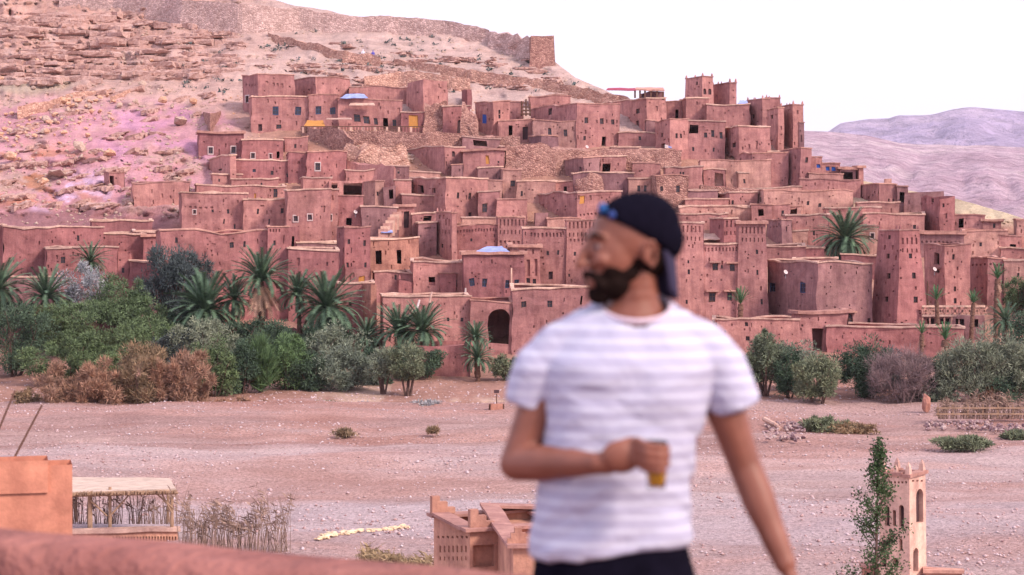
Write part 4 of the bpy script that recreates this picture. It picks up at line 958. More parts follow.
# gallery balustrade beside the great tower (crossed wooden panels)
t = empty('gallery_railing', P(922, 318, D(925, 336) - .5)); tag(t, 'crossed timber railing of the terrace right of the great tower', 'railing'); d_ = D(925, 336) - .5
for i in range(9):
    x_ = 922.5 + i * 7.3
    for (xa, ya, xb, yb_) in ((x_, 307, x_ + 6.6, 315), (x_, 315, x_ + 6.6, 307), (x_, 306, x_, 327)):
        a, b_ = P(xa, ya, d_), P(xb, yb_, d_); V, Fc = [], []; L_ = (b_ - a).length
        addbox(V, Fc, (0, 0, 0), (L_, .1, .16)); me = meshdata('bar', V, Fc, M['cop_mud'])
        link('bar', me, t, (a + b_) / 2 - t.location, (0, -math.atan2(b_.z - a.z, b_.x - a.x), 0))
for yy_ in (306.3, 315.6):
    V, Fc = [], []; a, b_ = P(922, yy_, d_ - .1), P(985, yy_, d_ - .1); addbox(V, Fc, (a + b_) / 2 - t.location, ((b_ - a).length, .12, .2)); link('rail', meshdata('rail', V, Fc, M['cop_pale']), t)
building('mud_house', 918, None, 985, 316, 337, 'd', 'o930,324,9,8 o945,324,9,8 o960,324,9,8 o975,324,8,8', 'low shaded arcade under the crossed timber railing', coping='none', group=GRP, d=D(925, 336))
# poles, ladders, antenna dishes
def pole(name, label, cat, p0, p1, r, mat, n=6):
    v = p1 - p0; q = v.to_track_quat('Z', 'Y'); V = []
    for k in (0, 1):
        for i in range(n):
            a = 2 * math.pi * i / n; V.append(q @ Vector((math.cos(a) * r * (1 - .2 * k), math.sin(a) * r * (1 - .2 * k), 0)) + v * k)
    Fc = [(i, (i + 1) % n, n + (i + 1) % n, n + i) for i in range(n)] + [tuple(range(n))[::-1], tuple(range(n, 2 * n))]
    o = link(name, meshdata(name, V, Fc, mat), None, p0); 
    if cat: tag(o, label, cat)
    return o
d_ = D(430, 352) - 1.2
pole('leaning_pole', 'long pale pole leaning on the town wall above the fan palms', 'pole', P(428, 309, d_), P(432, 292, d_ + .6), .13, M['cop_pale'])
pole('leaning_pole', 'short whitish pole leaning left of the longer one on the town wall', 'pole', P(416.5, 311, d_), P(419.5, 300, d_ + .5), .13, M['white'])
pole('drain_pipe', 'white downpipe at the left corner of the four-window red house', 'pipe', P(465.5, 300, D(465, 312) - .6), P(465.5, 288, D(465, 312) - .6), .12, M['white'])
pole('drain_pipe', 'thin pale pipe between the window pairs of the four-window red house', 'pipe', P(511.4, 292, D(490, 312) - .45), P(511.4, 268, D(490, 312) - .45), .1, M['cop_pale'])
pole('street_pole', 'thin dark pole standing right of the great tapering tower', 'pole', P(927.5, 306, D(925, 320) - .4), P(927.5, 281, D(925, 320) - .4), .09, M['wood'])
def dish(px, py, d, label):
    bm = bmesh.new(); bmesh.ops.create_cone(bm, cap_ends=False, segments=14, radius1=.02, radius2=.24, depth=.08)
    me = bpy.data.meshes.new('satellite_dish'); bm.to_mesh(me); bm.free(); me.materials.append(M['white'])
    t = empty('satellite_dish', P(px, py + 1.5, d)); tag(t, label, 'satellite dish'); link('dish', me, t, (0, -.1, .3), (R(62), 0, R(30)))
    V, Fc = [], []; addbox(V, Fc, (0, 0, .0), (.06, .06, .7)); link('mast', meshdata('mast', V, Fc, M['metal']), t)
dish(785.5, 273.5, D(800, 336) - .6, 'white satellite dish on the smooth purple-brown house'); dish(355.5, 213, D(355, 240) - .5, 'small white dish on the red-brown house below the loggia')
dish(934.5, 270.5, D(940, 312) - 1, 'white dish by the hooded window right of the great tower'); dish(851, 196.5, D(850, 205), 'white dish on a roof of the right slope')
dish(864.5, 209.5, D(860, 224) - .4, 'white dish on the blank tan wall house of the right slope'); dish(587, 147.5, D(585, 160), 'tiny white dish on the rubble below the big upper house')

# two walkers on the hill slope
def walker(px, py, col, lab):
    d = Dt(px, py); t = empty('person', P(px, py, d)); tag(t, lab, 'person'); bm = bmesh.new()
    vs = []
    def ring(z, rx, ry, cx=0, n=8):
        return [bm.verts.new((cx + rx * math.cos(i * 6.283 / n), ry * math.sin(i * 6.283 / n), z)) for i in range(n)]
    def loft(rs):
        for a, b_ in zip(rs, rs[1:]):
            for i in range(8): bm.faces.new((a[i], a[(i + 1) % 8], b_[(i + 1) % 8], b_[i]))
        bm.faces.new(rs[0][::-1]); bm.faces.new(rs[-1])
    for s in (-1, 1): loft([ring(0, .06, .09, s * .12), ring(.45, .07, .08, s * .11), ring(.88, .1, .11, s * .08)])
    loft([ring(.85, .17, .13), ring(1.05, .15, .12), ring(1.35, .21, .13), ring(1.47, .1, .09), ring(1.52, .055, .055), ring(1.58, .075, .09), ring(1.68, .085, .1), ring(1.76, .05, .06)])
    for s in (-1, 1): loft([ring(.8, .035, .035, s * .3), ring(1.1, .045, .045, s * .28), ring(1.42, .06, .06, s * .2)])
    me = bpy.data.meshes.new('body'); bm.to_mesh(me); bm.free(); me.materials.append(flat('walker_cloth', col)); me.shade_smooth(); link('body', me, t)
walker(363, 60, (.7, .7, .8), 'tiny walker in white on the slope under the crest wall'); walker(373, 61, (.10, .09, .42), 'tiny walker in blue on the slope beside the white one')

# ------------------------------------------------------------------ near bank
M['orange'] = mud('orange_plaster', (.66, .285, .185), .08, .2); M['film'] = mud('film_set_plaster', (.45, .235, .175), .15, .4); M['cream'] = mud('cream_plaster', (.60, .385, .32), .1, .3)
M['reed'] = flat('dry_reed', (.27, .18, .145), .9, .4, 3); M['reedmat'] = flat('reed_mat_roof', (.50, .38, .31), .95, .2, 2, bs=.6); M['bamboo'] = flat('bamboo', (.34, .215, .145), .7, .3, 2)
hb = building('hotel_wall', -120, None, 72, 470, 850, 'orange', '', 'smooth orange plastered wall end at lower left', taper=0, amp=.02, coping='none', d=22, depth=.35, ext=.5, phi=R(-3))
building('hotel_wall', -120, None, 48, 465, 470.5, 'orange', '', 'raised orange top step of the lower left wall', taper=0, amp=.01, coping='none', d=21.97, depth=.34, ext=.3, phi=R(-3))
slabthing('metal_sheet', 'dull grey metal sheet lying on the orange wall', 'metal sheet', [P(-30, 465, 24.4), P(33, 466, 24.4), P(28, 458, 25.8), P(-30, 457, 25.8)], M['metal'], .03)
t = pole('antenna_pole', 'slanting thin black rod rising from the orange wall', 'rod', P(11, 464, 23), P(42, 405, 23.3), .014, M['wood'])
pole('antenna_pole', 'slanting thin black rod at the left picture edge', 'rod', P(-12, 455, 23), P(15, 391, 23.3), .014, M['wood'])
# reed pergola
t = empty('reed_pergola', P(110, 541, 93.5)); tag(t, 'reed-roofed pergola of bamboo poles on the river bank', 'pergola')
for (a, b_, r_) in (((90, 542, 93.5), (90, 494, 93.5), .13), ((110, 541, 93.6), (110, 487, 93.6), .09), ((172, 541, 93.5), (172, 492, 93.5), .09), ((60, 541, 93.5), (60, 494, 93.5), .1), ((76, 522, 99), (76, 482, 99), .08), ((168, 522, 99), (168, 482, 99), .08)):
    o = pole('post', None, None, P(*a), P(*b_), r_, M['bamboo']); o.parent = t; o.location -= t.location
for (a, b_, r_) in (((50, 496, 93.3), (178, 493, 93.3), .08), ((50, 482.5, 99), (172, 481.5, 99), .06), ((82, 489, 96), (175, 487, 96), .05)):
    o = pole('beam', None, None, P(*a), P(*b_), r_, M['bamboo']); o.parent = t; o.location -= t.location
for (a, b_) in (((90, 500, 93.3), (107, 516, 93.3)), ((110, 516, 93.3), (128, 496, 93.3)), ((174, 509, 93.3), (157, 494, 93.3)), ((172, 513, 93.3), (162, 494, 93.3))):
    o = pole('brace', None, None, P(*a), P(*b_), .05, M['bamboo']); o.parent = t; o.location -= t.location
o = slabthing('roof', None, None, [P(45, 494.5, 93.2) - t.location, P(176, 492, 93.2) - t.location, P(170, 480.5, 99.3) - t.location, P(48, 479, 99.3) - t.location], M['reedmat'], .12); o.parent = t
V, Fc = [], []
for i in range(160):
    px = 50 + i * .79 + random.uniform(-.4, .4); a = P(px, 494.5 - (px - 45) * .019, 93.1) - t.location
    addbox(V, Fc, (a.x, a.y, a.z + .02), (.04, random.uniform(.3, .7), random.uniform(.05, .16)), random.uniform(-.3, .3), .02)
link('reed_fringe', meshdata('reed_fringe', V, Fc, M['bamboo']), t)['kind'] = 'stuff'
building('low_bench_wall', 60, None, 178, 534, 544, 'film', 'f112,177,539,5,22', 'low lattice bench wall under the pergola', taper=0, amp=.05, coping='pale', d=92.3, depth=.5, ext=.4, phi=R(-2))
def reeds(name, label, x0, x1, yb, h0, h1, d, n, seed, mat, gap=.0, lean=.25, bushy=.3):
    r = random.Random(seed); V, T = [], []
    for i in range(n):
        px = r.uniform(x0, x1)
        if sn(px / 5 + seed, 1.5) < gap - .5: continue
        hp = (h0 + (h1 - h0) * (sn(px / 9 + seed, seed) + .5) + r.gauss(0, 3)) / F * d
        dd = d + r.uniform(-.5, .5); b0 = P(px, yb, dd); b0.z = max(b0.z, ground_z(b0.x, b0.y) - .1)
        lx, ly = r.gauss(0, lean) * .4, r.gauss(0, .1); w = r.uniform(.009, .024)
        prev = b0; nseg = 4; sgn = r.choice([-1, 1]); base = len(V)
        for s in range(nseg + 1):
            t_ = s / nseg; c_ = b0 + Vector((lx * hp * t_ + sgn * .08 * hp * t_ ** 3, ly * t_, hp * t_)); ww = w * (1 - .7 * t_)
            V += [c_ + Vector((-ww, 0, 0)), c_ + Vector((ww, 0, 0)), c_ + Vector((0, ww * 1.5, 0))]
        for s in range(nseg):
            q = base + s * 3
            for k in range(3): T.append((q + k, q + (k + 1) % 3, q + 3 + (k + 1) % 3, q + 3 + k))
        if r.random() < bushy:
            for k in range(10):
                t_ = r.uniform(.5, 1); c_ = b0 + Vector((lx * hp * t_, 0, hp * t_)); e = len(V)
                dx, dz = r.gauss(0, .22), r.uniform(-.3, .35); V += [c_, c_ + Vector((dx, r.gauss(0, .1), dz)), c_ + Vector((dx * .5 + .04, .02, dz * .5 + .05)), c_ + Vector((.02, 0, .03))]
                T.append((e, e + 1, e + 2, e + 3))
    V = np.array([tuple(v) for v in V]); o = link(name, tris_mesh(name, V, np.array(T), mat)); tag(o, label, 'fence' if 'fence' in name else 'reeds', kind='thing' if 'fence' in name else 'stuff'); return o
reeds('brushwood_fence', 'ragged fence of dry reeds and sticks right of the pergola', 180, 291, 553, 24, 64, 89.5, 185, 3, M['reed'], .2, .35, .5)
reeds('brushwood_fence', 'thin stick fence seen behind the pergola', 72, 180, 524, 20, 42, 98, 130, 8, M['reed'], .1, .3, .25)
reeds('dry_grass', 'yellowish dry grass tuft left of the film-set parapet', 360, 432, 575, 6, 26, 84, 420, 5, flat('dry_grass', (.32, .23, .14), .9, .4, 3), 0, .5, .2)
# rock line
rl = np.array([P(318 + 86 * k + rr.uniform(-1.5, 1.5), 541 - 22 * k + rr.uniform(-1, 1), (14.5) * F / (311 - 22 * k)) for k in np.linspace(0, 1, 62)])
for i, p in enumerate(rl):
    w = rr.uniform(.14, .4); p = p + np.array([rr.gauss(0, .1), rr.gauss(0, .45), 0]); g_ = ground_z(p[0], p[1])
    if i == 0: EM = [rock_mesh('edge_stone', M['palestone'], 40 + s, 1, .15) for s in range(3)]
    tag(link('edge_stone', EM[i % 3], None, (p[0], p[1], g_ + w * .25), (0, 0, rr.uniform(0, 6)), (w * 1.5, w, w * .8)), 'one of the pale stones lined up on the gravel below the river track', 'stone', 'pale stones laid in a line')
# film-set style parapet
h1 = building('ornate_parapet', 434, 470, 575, 531, 880, 'film', 'f436,469,537,2.2,7 v438,468,549,7 v438,468,563,7 f473,512,535,3,9 n482,556,22,22 n500,560,10,16', 'ornate ochre mud parapet corner with stepped merlons', taper=0, amp=.02, coping='thin', d=44, phi=R(18), ext=.5)
SM = merlon_mesh(M['film'], 'sfilm')
def stepped(h, u, v, s, lab=None, rot=0, mat=M['film'], half=False):
    V, Fc = [], []
    st = [(.9, 0), (.6, .22), (.3, .44)]
    for i, (w, z) in enumerate(st):
        off = (w - .9) / 2 if half else 0
        addbox(V, Fc, (off, 0, z + .11), (w, .3 - i * .01, .22))
    link('merlon', meshdata('merlon', V, Fc, mat), h.root, h.inv @ Vector(h.W(u, v, h.H + .05, 0)), (0, 0, rot), (s, s, s))
stepped(h1, .15, h1.b - .2, .62, half=True); stepped(h1, .3, .12, .62, half=True); stepped(h1, 1.9, .12, .5)
h2 = building('ornate_parapet', 513, None, 640, 547, 880, 'film', 'f516,545,553,4,4', 'lower ochre parapet block half behind the man', taper=0, amp=.02, coping='thin', d=41, ext=.5, phi=R(6))
stepped(h2, .12, .15, .5); stepped(h2, 1.6, .15, .5)
# small decorated tower on the near bank
h3 = building('decorated_tower', 880, 909.5, 925.5, 477, 602, 'cream', 'f882,908,482.5,2.2,7 A887.5,516,4.5,20 A894.5,518,3.2,16 A901.5,516,5,22 f882,908,527.5,2,7 A901,545,3,12 A889,545,3,12 A919.5,506,7,34 A915.5,560,5,24 f911,924,481,2,3 A884.5,563,5,9 A896,563,5,9', 'cream kasbah-style tower with arched niches on the near bank', taper=.02, amp=.02, coping='mud', d=78, phi=R(62), ext=.5)
for (u, v, s) in ((.1, .1, .5), (h3.a - .1, .1, .5), (.1, h3.b - .1, .5), (h3.a - .1, h3.b - .1, .5), (.1, h3.b / 2, .35)):
    link('merlon', merlon_mesh(M['cream'], 'pcream'), h3.root, h3.inv @ Vector(h3.W(u, v, h3.H + .1, 0)), None, (s, s, s))
building('garden_wall', 925.5, None, 962, 572.5, 604, 'film', '', 'low mud wall running right from the cream tower', taper=0, amp=.03, coping='mud', d=78.3, depth=.4, ext=.4)
building('garden_wall', 862, None, 884, 568, 604, 'film', 'A868,577,4,8 A876,577,4,8', 'low wall with small arches left of the cream tower', taper=0, amp=.03, coping='mud', d=79.5, depth=.4, ext=.4)
# stone piles and driftwood on the far bank
for (x0_, x1_, y0_, y1_, n_, lb) in ((765, 805, 424, 442, 110, 'heap of dark and pale stones on the bank right of the man'), (925, 990, 424, 431, 90, 'line of pale and dark stones below the dry reed fence'), (990, 1030, 428, 434, 50, 'stones strewn at the right picture edge')):
    t = empty('stone_pile', P((x0_ + x1_) / 2, y1_, 14.5 * F / (y1_ - HOR))); tag(t, lb, 'stone pile')
    for i in range(n_):
        py = rr.uniform(y0_, y1_); px = rr.uniform(x0_, x1_); d = 14.5 * F / (py - HOR); w = rr.uniform(.2, .55)
        if i == 0: SMs = [rock_mesh('stone', rockmat('pile_stone', [(.3, (.10, .06, .08)), (.48, (.26, .16, .17)), (.6, (.40, .29, .27)), (.75, (.60, .50, .46))]), 60 + s, 1, .2) for s in range(4)]
        link('stone', SMs[i % 4], t, P(px, py, d) - t.location + Vector((0, 0, w * .2 + rr.random() * .2)), (rr.uniform(0, 3), 0, rr.uniform(0, 6)), (w, w, w * .7))
for k in range(3):
    pole('driftwood_log', ['bleached log lying on top of the stone heap', 'bleached log just behind the stone heap', 'short bleached log left of the stone heap'][k], 'log', P(764 + k * 3, 423 + k * 2.2, 147 - k * .3) + Vector((0, 0, .3)), P(776 + k * 2.2, 431 + k * 2, 145 - k * .3) + Vector((0, 0, .45)), .17, M['cop_pale'])
t = posts('sign_stand', 'little stand with a dark board on the far bank', 'sign', [(496.5, 394, 404, 165, .08), (490, 404, 410, 162, .2), (503, 404, 410, 162, .2)], M['wood'])
V, Fc = [], []; addbox(V, Fc, P(496.5, 391.5, 165) - t.location, (.42, .08, .26)); link('board', meshdata('board', V, Fc, M['panel']), t)
V, Fc = [], []; addbox(V, Fc, P(496.5, 407, 162) - t.location, (1.0, .5, .55), .1, .04); link('plinth', meshdata('plinth', V, Fc, M['o']), t)
# terrace under the viewpoint and its low wall
M['parapet'] = mud('red_plaster_parapet', (.235, .10, .088), .4, .9)
def parapet():
    zt = CZ - .985; A_ = Vector((-1.72, 6.7, 0)); B_ = Vector((-.09, 5.9, 0)); dirv = (B_ - A_).normalized(); nrm = Vector((dirv.y, -dirv.x, 0))
    prof = [(0, -.62), (0, -.10), (.012, -.04), (.04, -.008), (.08, 0), (.2, 0), (.27, -.01), (.31, -.05), (.32, -.1), (.32, -.62)]
    V, Fc = [], []; n = 60; m = len(prof)
    for i in range(n + 1):
        s = -6 + 14 * i / n
        for j, (q, z) in enumerate(prof):
            w = sn(i * .7, j * .4) * .03; c_ = A_ + dirv * s + nrm * (q + w * .5); V.append((c_.x, c_.y, zt + z + (w if z > -.5 else 0)))
    for i in range(n):
        for j in range(m - 1): Fc.append((i * m + j, (i + 1) * m + j, (i + 1) * m + j + 1, i * m + j + 1))
    Fc.append(tuple(range(m))); Fc.append(tuple(range(n * m, n * m + m))[::-1])
    o = link('terrace_parapet', meshdata('terrace_parapet', V, Fc, M['parapet'], True)); tag(o, 'low rounded red plaster parapet of the viewing terrace in the foreground', 'parapet')
parapet()
V, Fc = [], []; zf = CZ - 1.62
vs = [(-7.4, -6), (9, -6), (9, 1.2), (-7.3, 9.35)]
V = [(x, y, z) for z in (-.5, zf) for x, y in vs]; Fc = [(3, 2, 1, 0), (4, 5, 6, 7), (0, 1, 5, 4), (1, 2, 6, 5), (2, 3, 7, 6), (3, 0, 4, 7)]
link('terrace_floor', meshdata('terrace_floor', V, Fc, M['parapet']))['kind'] = 'structure'
# ------------------------------------------------------------------ plants
def leafmat(name, c, var=.35, sc=1.4):
    m, nt, lk, b = newmat(name, .7, .25)
    geo = nt.new('ShaderNodeNewGeometry'); oi = nt.new('ShaderNodeObjectInfo')
    n1 = noise(nt, lk, geo.outputs['Position'], sc, 3, .7); n2 = noise(nt, lk, geo.outputs['Position'], sc * 9, 2, .7)
    c1 = ramp(nt, lk, n1, [(.32, sc3(c, 1 - var)), (.68, (c[0] * (1 + var * 1.3), c[1] * (1 + var), c[2] * (1 + var * .7)))])
    c1 = mixc(nt, lk, .6, c1, ramp(nt, lk, n2, [(.3, g3(.6)), (.7, g3(1.35))]), 'MULTIPLY')
    c1 = mixc(nt, lk, .6, c1, ramp(nt, lk, oi.outputs['Random'], [(0, (.8, .85, .9)), (1, (1.2, 1.12, 1.05))]), 'MULTIPLY')
    lk.new(c1, b.inputs['Base Color']); return m
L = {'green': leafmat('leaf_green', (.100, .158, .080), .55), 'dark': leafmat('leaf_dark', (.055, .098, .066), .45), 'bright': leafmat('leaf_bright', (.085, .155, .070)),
     'grey': leafmat('leaf_grey_green', (.175, .215, .165), .4), 'blue': leafmat('leaf_blue_grey', (.075, .10, .105)), 'silver': leafmat('leaf_silver', (.30, .32, .36)),
     'tam': leafmat('leaf_tamarisk_rust', (.33, .20, .145), .35), 'mauve': leafmat('twig_mauve', (.22, .16, .17), .25), 'palm': leafmat('palm_leaf', (.075, .135, .088), .5),
     'olive': leafmat('leaf_olive', (.145, .180, .118), .4), 'dry': leafmat('palm_dry', (.46, .30, .23), .3), 'bark': flat('bark', (.11, .065, .055), .95, .3, 3, bs=.8, bd=.05),
     'palmbark': flat('palm_bark', (.15, .08, .06), .95, .4, 5, bs=1, bd=.1), 'tamg': leafmat('leaf_tamarisk_gold', (.27, .195, .125), .35), 'pg': leafmat('palm_leaf_young', (.07, .17, .08), .3)}
def tubes(segs, mat, name, n=5):
    V, T = [], []
    for p0, p1, r0, r1 in segs:
        v = p1 - p0; q = v.to_track_quat('Z', 'Y'); b = len(V)
        for k, rad in ((0, r0), (1, r1)):
            for i in range(n):
                a = 2 * math.pi * i / n; V.append(q @ Vector((math.cos(a) * rad, math.sin(a) * rad, 0)) + p0 + v * k)
        for i in range(n): T.append((b + i, b + (i + 1) % n, b + n + (i + 1) % n, b + n + i))
    return meshdata(name, V, T, mat, True)
def foliage(name, centre, rad, mat, n, leaf, nclump, clr, up=0., slim=.35, seed=1, bottom=-.55, hollow=.35):
    n = int(n * 1.7)
    r = np.random.default_rng(seed)
    u = r.normal(size=(nclump, 3)); u /= np.linalg.norm(u, axis=1)[:, None]; rr_ = (hollow + (1 - hollow) * r.random(nclump) ** .5) * r.uniform(.82, 1.16, nclump)
    cc = u * rr_[:, None]; cc[:, 2] = np.clip(cc[:, 2], bottom, 1)
    csz = clr * (.35 + 1.1 * r.random(nclump) ** 1.3); k = r.integers(0, nclump, n)
    v = r.normal(size=(n, 3)); v /= np.linalg.norm(v, axis=1)[:, None]; v *= (r.random(n) ** .4)[:, None]
    pts = (cc[k] + v * csz[k][:, None]) * np.array(rad) + np.array(centre)
    dirs = v + r.normal(size=(n, 3)) * .5 + np.array([0, 0, up]); dirs /= np.linalg.norm(dirs, axis=1)[:, None]
    side = np.cross(dirs, r.normal(size=(n, 3))); side /= np.linalg.norm(side, axis=1)[:, None] + 1e-9
    n_ = n; ln = leaf * 1.15 * (.6 + .8 * r.random(n)); w = ln * slim
    a = pts - side * w[:, None] * .5; b = pts + side * w[:, None] * .5; c = pts + dirs * ln[:, None]
    V = np.stack([a, b, c], 1).reshape(-1, 3); T = np.arange(n * 3).reshape(-1, 3)
    return tris_mesh(name, V, T, mat)
def bush(name, px, yt, yb, wpx, mat, label, cat='bush', n=4200, leaf=.22, up=.3, slim=.35, trunk=0, nclump=46, clr=.34, group=None, twigs=0, d=None, bottom=-.6, depth=.8):
    d = d or D(px, yb); base = P(px, yb, d); hgt = (yb - yt) / F * d; wr = wpx / F * d / 2; sd = int(px * 7 + yt)
    t = empty(name, base); tag(t, label, cat, group); r = random.Random(sd)
    th = hgt * trunk; ch = (hgt - th) / 2
    segs = []
    top = Vector((0, 0, th + ch * .6))
    nb = 7 if trunk else 5
    for i in range(nb):
        a = r.uniform(0, 6.28); st = Vector((math.cos(a), math.sin(a), 0)) * .12 * wr * (1 if trunk else 1.5)
        mid = Vector((math.cos(a) * wr * .3, math.sin(a) * wr * .3, th * .9 + ch * .2)); e = Vector((math.cos(a) * wr * .7, math.sin(a) * wr * .6, th + ch * r.uniform(.9, 1.6)))
        r0 = .05 + hgt * .012; segs += [(st, mid, r0, r0 * .7), (mid, e, r0 * .7, r0 * .2)]
        for k in range(2 + twigs):
            q = mid.lerp(e, r.uniform(.1, .9)); e2 = q + Vector((r.gauss(0, wr * .3), r.gauss(0, wr * .3), r.uniform(.2, .8) * ch)); segs.append((q, e2, r0 * .35, r0 * .08))
    if trunk: segs.append((Vector((0, 0, -.3)), Vector((0, 0, th * .55)), .1 + hgt * .03, .06 + hgt * .02))
    link('trunk', tubes(segs, L['bark'] if mat != 'mauve' else L['mauve'], 'trunk'), t)
    link('foliage', foliage('foliage', (0, 0, th + ch), (wr, wr * depth, ch * 1.03), L[mat], n, leaf, nclump, clr, up, slim, sd, bottom), t)
    return t
def frond_mesh(droop, mat, seed, name='frond', w0=.105, npair=32):
    r = random.Random(seed); V, T = [], []
    pts = []
    for i in range(9):
        s = i / 8; ang = .0 - droop * s * s; pts.append((s, 0, 0))
    # integrate the curve
    P_ = [Vector((0, 0, 0))]; a = 0.0
    for i in range(12):
        a = -droop * (i / 12) ** 1.2; P_.append(P_[-1] + Vector((math.cos(a), 0, math.sin(a))) / 12)
    for i in range(12):
        b = len(V); w = .012 * (1 - i / 13)
        for p in (P_[i], P_[i + 1]): V.extend([p + Vector((0, -w, 0)), p + Vector((0, w, 0)), p + Vector((0, 0, w))])
        for k in range(3): T.append((b + k, b + (k + 1) % 3, b + 3 + (k + 1) % 3, b + 3 + k))
    for i in range(npair):
        s = .12 + .88 * i / npair; f_ = s * 12; k = min(11, int(f_)); p = P_[k].lerp(P_[k + 1], f_ - k); tg = (P_[k + 1] - P_[k]).normalized()
        ln = w0 * 1.5 * math.sin(min(1, s * 1.5 + .15) * math.pi / 2) * (1.1 - s * .55)
        for sg in (-1, 1):
            dv = (tg * .85 + Vector((0, sg * .8, .35 + r.uniform(-.15, .15)))).normalized() * ln * r.uniform(.85, 1.15); b = len(V)
            dv.z -= ln * .12
            V.extend([p - tg * .015, p + tg * .015, p + dv]); T.append((b, b + 1, b + 2))
    return meshdata(name, V, T, mat)
FR = [frond_mesh(q, L['palm'], i) for i, q in enumerate((.5, .8, 1.15, 1.5, 2.0))]; FY = [frond_mesh(q, L['pg'], i + 9) for i, q in enumerate((.15, .4, .7))]
FD = [frond_mesh(q, L['dry'], i + 20, 'dry_frond', .14, 18) for i, q in enumerate((.25, .6))]
def palm(px, yc, yb, rpx, label, n=30, dry=0, young=False, emin=-25, emax=80, trunk_r=.24, d=None, dark=False):
    d = d or D(px, yb); base = P(px, yb, d); H = (yb - yc) / F * d; Rr = rpx / F * d; r = random.Random(int(px * 3 + yc))
    n = int(n * (1.3 if young else 2.6)); t = empty('palm_tree', base); tag(t, label, 'palm tree')
    segs = []; p0 = Vector((0, 0, -.5)); m = max(3, int(H / .5)); lx = r.uniform(-.06, .06) * H
    for i in range(m):
        p1 = Vector((lx * ((i + 1) / m) ** 2, 0, -.5 + (H + .5) * (i + 1) / m)); segs.append((p0, p1, trunk_r * (1.15 if i % 2 else 1), trunk_r * .8)); p0 = p1
    link('trunk', tubes(segs, L['palmbark'], 'trunk', 8), t); top = p0
    ms = FY if young else FR
    for i in range(n):
        az = i * 2.39996 + r.uniform(-.2, .2); q = (i + .5) / n; el = R(emax + (emin - emax) * q ** .8 + r.uniform(-6, 6))
        me = ms[min(len(ms) - 1, int(q * len(ms)))]
        s = Rr * r.uniform(.9, 1.15) * (1.12 if q < .5 else 1)
        link('frond', me, t, top, (r.uniform(-.3, .3), -el, az), (s, s, s))
    for i in range(dry):
        az = r.uniform(0, 6.28); s = Rr * r.uniform(.8, 1.15); link('dry_frond', FD[i % 2], t, top - Vector((0, 0, .2)), (r.uniform(-.4, .4), -R(r.uniform(-82, -38)), az), (s, s, s))
    return t
# left belt, back to front
bush('tree', 170, 250, 330, 62, 'blue', 'tall blue-grey feathery tree below the long red town house', 'tree', n=7000, up=.7, slim=.2, leaf=.4, trunk=.12)
bush('tree', 200, 262, 325, 30, 'blue', 'narrow blue-grey tree right of the tall feathery one', 'tree', n=3000, up=.7, slim=.2, leaf=.4, trunk=.1)
bush('tree', 86, 268, 335, 54, 'silver', 'pale silver-leaved tree behind the far left palms', 'tree', n=4500, leaf=.3, slim=.25, trunk=.15)
palm(92, 262, 318, 20, 'small palm rising behind the silver tree', 26)
palm(2, 290, 345, 34, 'palm cut by the left picture edge', 26)
bush('tree', 118, 280, 345, 60, 'green', 'dense green tree between the silver and the blue-grey trees', 'tree', n=6500)
palm(46, 299, 350, 31, 'broad palm with hanging dry fronds at the far left', 32, dry=26, emin=0)
palm(262, 282, 350, 33, 'tall palm with a skirt of pale dead fronds at left centre', 30, dry=60, emin=12, trunk_r=.34)
palm(203, 312, 352, 40, 'wide low palm left of the one with dead fronds', 40, emin=-10)
palm(232, 300, 350, 26, 'dark palm tucked between the two left centre palms', 26)
palm(300, 296, 352, 26, 'upright dark palm right of the one with dead fronds', 26, emin=0)
palm(328, 309, 356, 38, 'large green palm in front of the broad red house', 42, emin=-20)
palm(366, 338, 366, 24, 'low palm with yellowing lower fronds right of the large green one', 24, dry=8)
bush('bush', 96, 300, 352, 120, 'green', 'big mounded green bush in the middle of the left grove', n=15000, nclump=90, clr=.2)
bush('bush', 14, 305, 376, 66, 'dark', 'dark green bush at the left picture edge', n=8000)
bush('bush', 150, 318, 364, 90, 'green', 'broad grey-green mound above the rust tamarisks', n=9000, nclump=70, clr=.24)
bush('bush', 205, 320, 370, 62, 'grey', 'pale grey-green bush under the wide low palm', n=6500)
bush('bush', 290, 325, 372, 80, 'dark', 'dark thicket below the palm with dead fronds', n=9000, nclump=70, clr=.24)
bush('bush', 336, 330, 376, 56, 'grey', 'grey-green bush below the large green palm', n=6000)
bush('bush', 72, 336, 385, 100, 'green', 'long rounded green hedge bush at the left front', n=15000, nclump=90, clr=.2, bottom=-.8)
bush('bush', 214, 342, 396, 46, 'green', 'green bush right of the rust tamarisks', n=6000, bottom=-.8)
bush('bush', 242, 346, 393, 40, 'dark', 'dark round bush beside the bright reeds', n=5500, bottom=-.8)
bush('reed_clump', 262, 348, 392, 26, 'bright', 'bright yellow-green reed clump among the dark bushes', n=4000, up=1.6, slim=.08, leaf=.9, bottom=-.9)
bush('bush', 286, 338, 389, 52, 'bright', 'bright green bush in the middle of the grove edge', n=7000, bottom=-.8)
bush('bush', 312, 354, 390, 40, 'dark', 'low dark bush right of the bright green one', n=4500, bottom=-.8)
bush('bush', 345, 350, 390, 56, 'grey', 'wide grey-green bush left of the thin olive trees', n=6500, bottom=-.8)
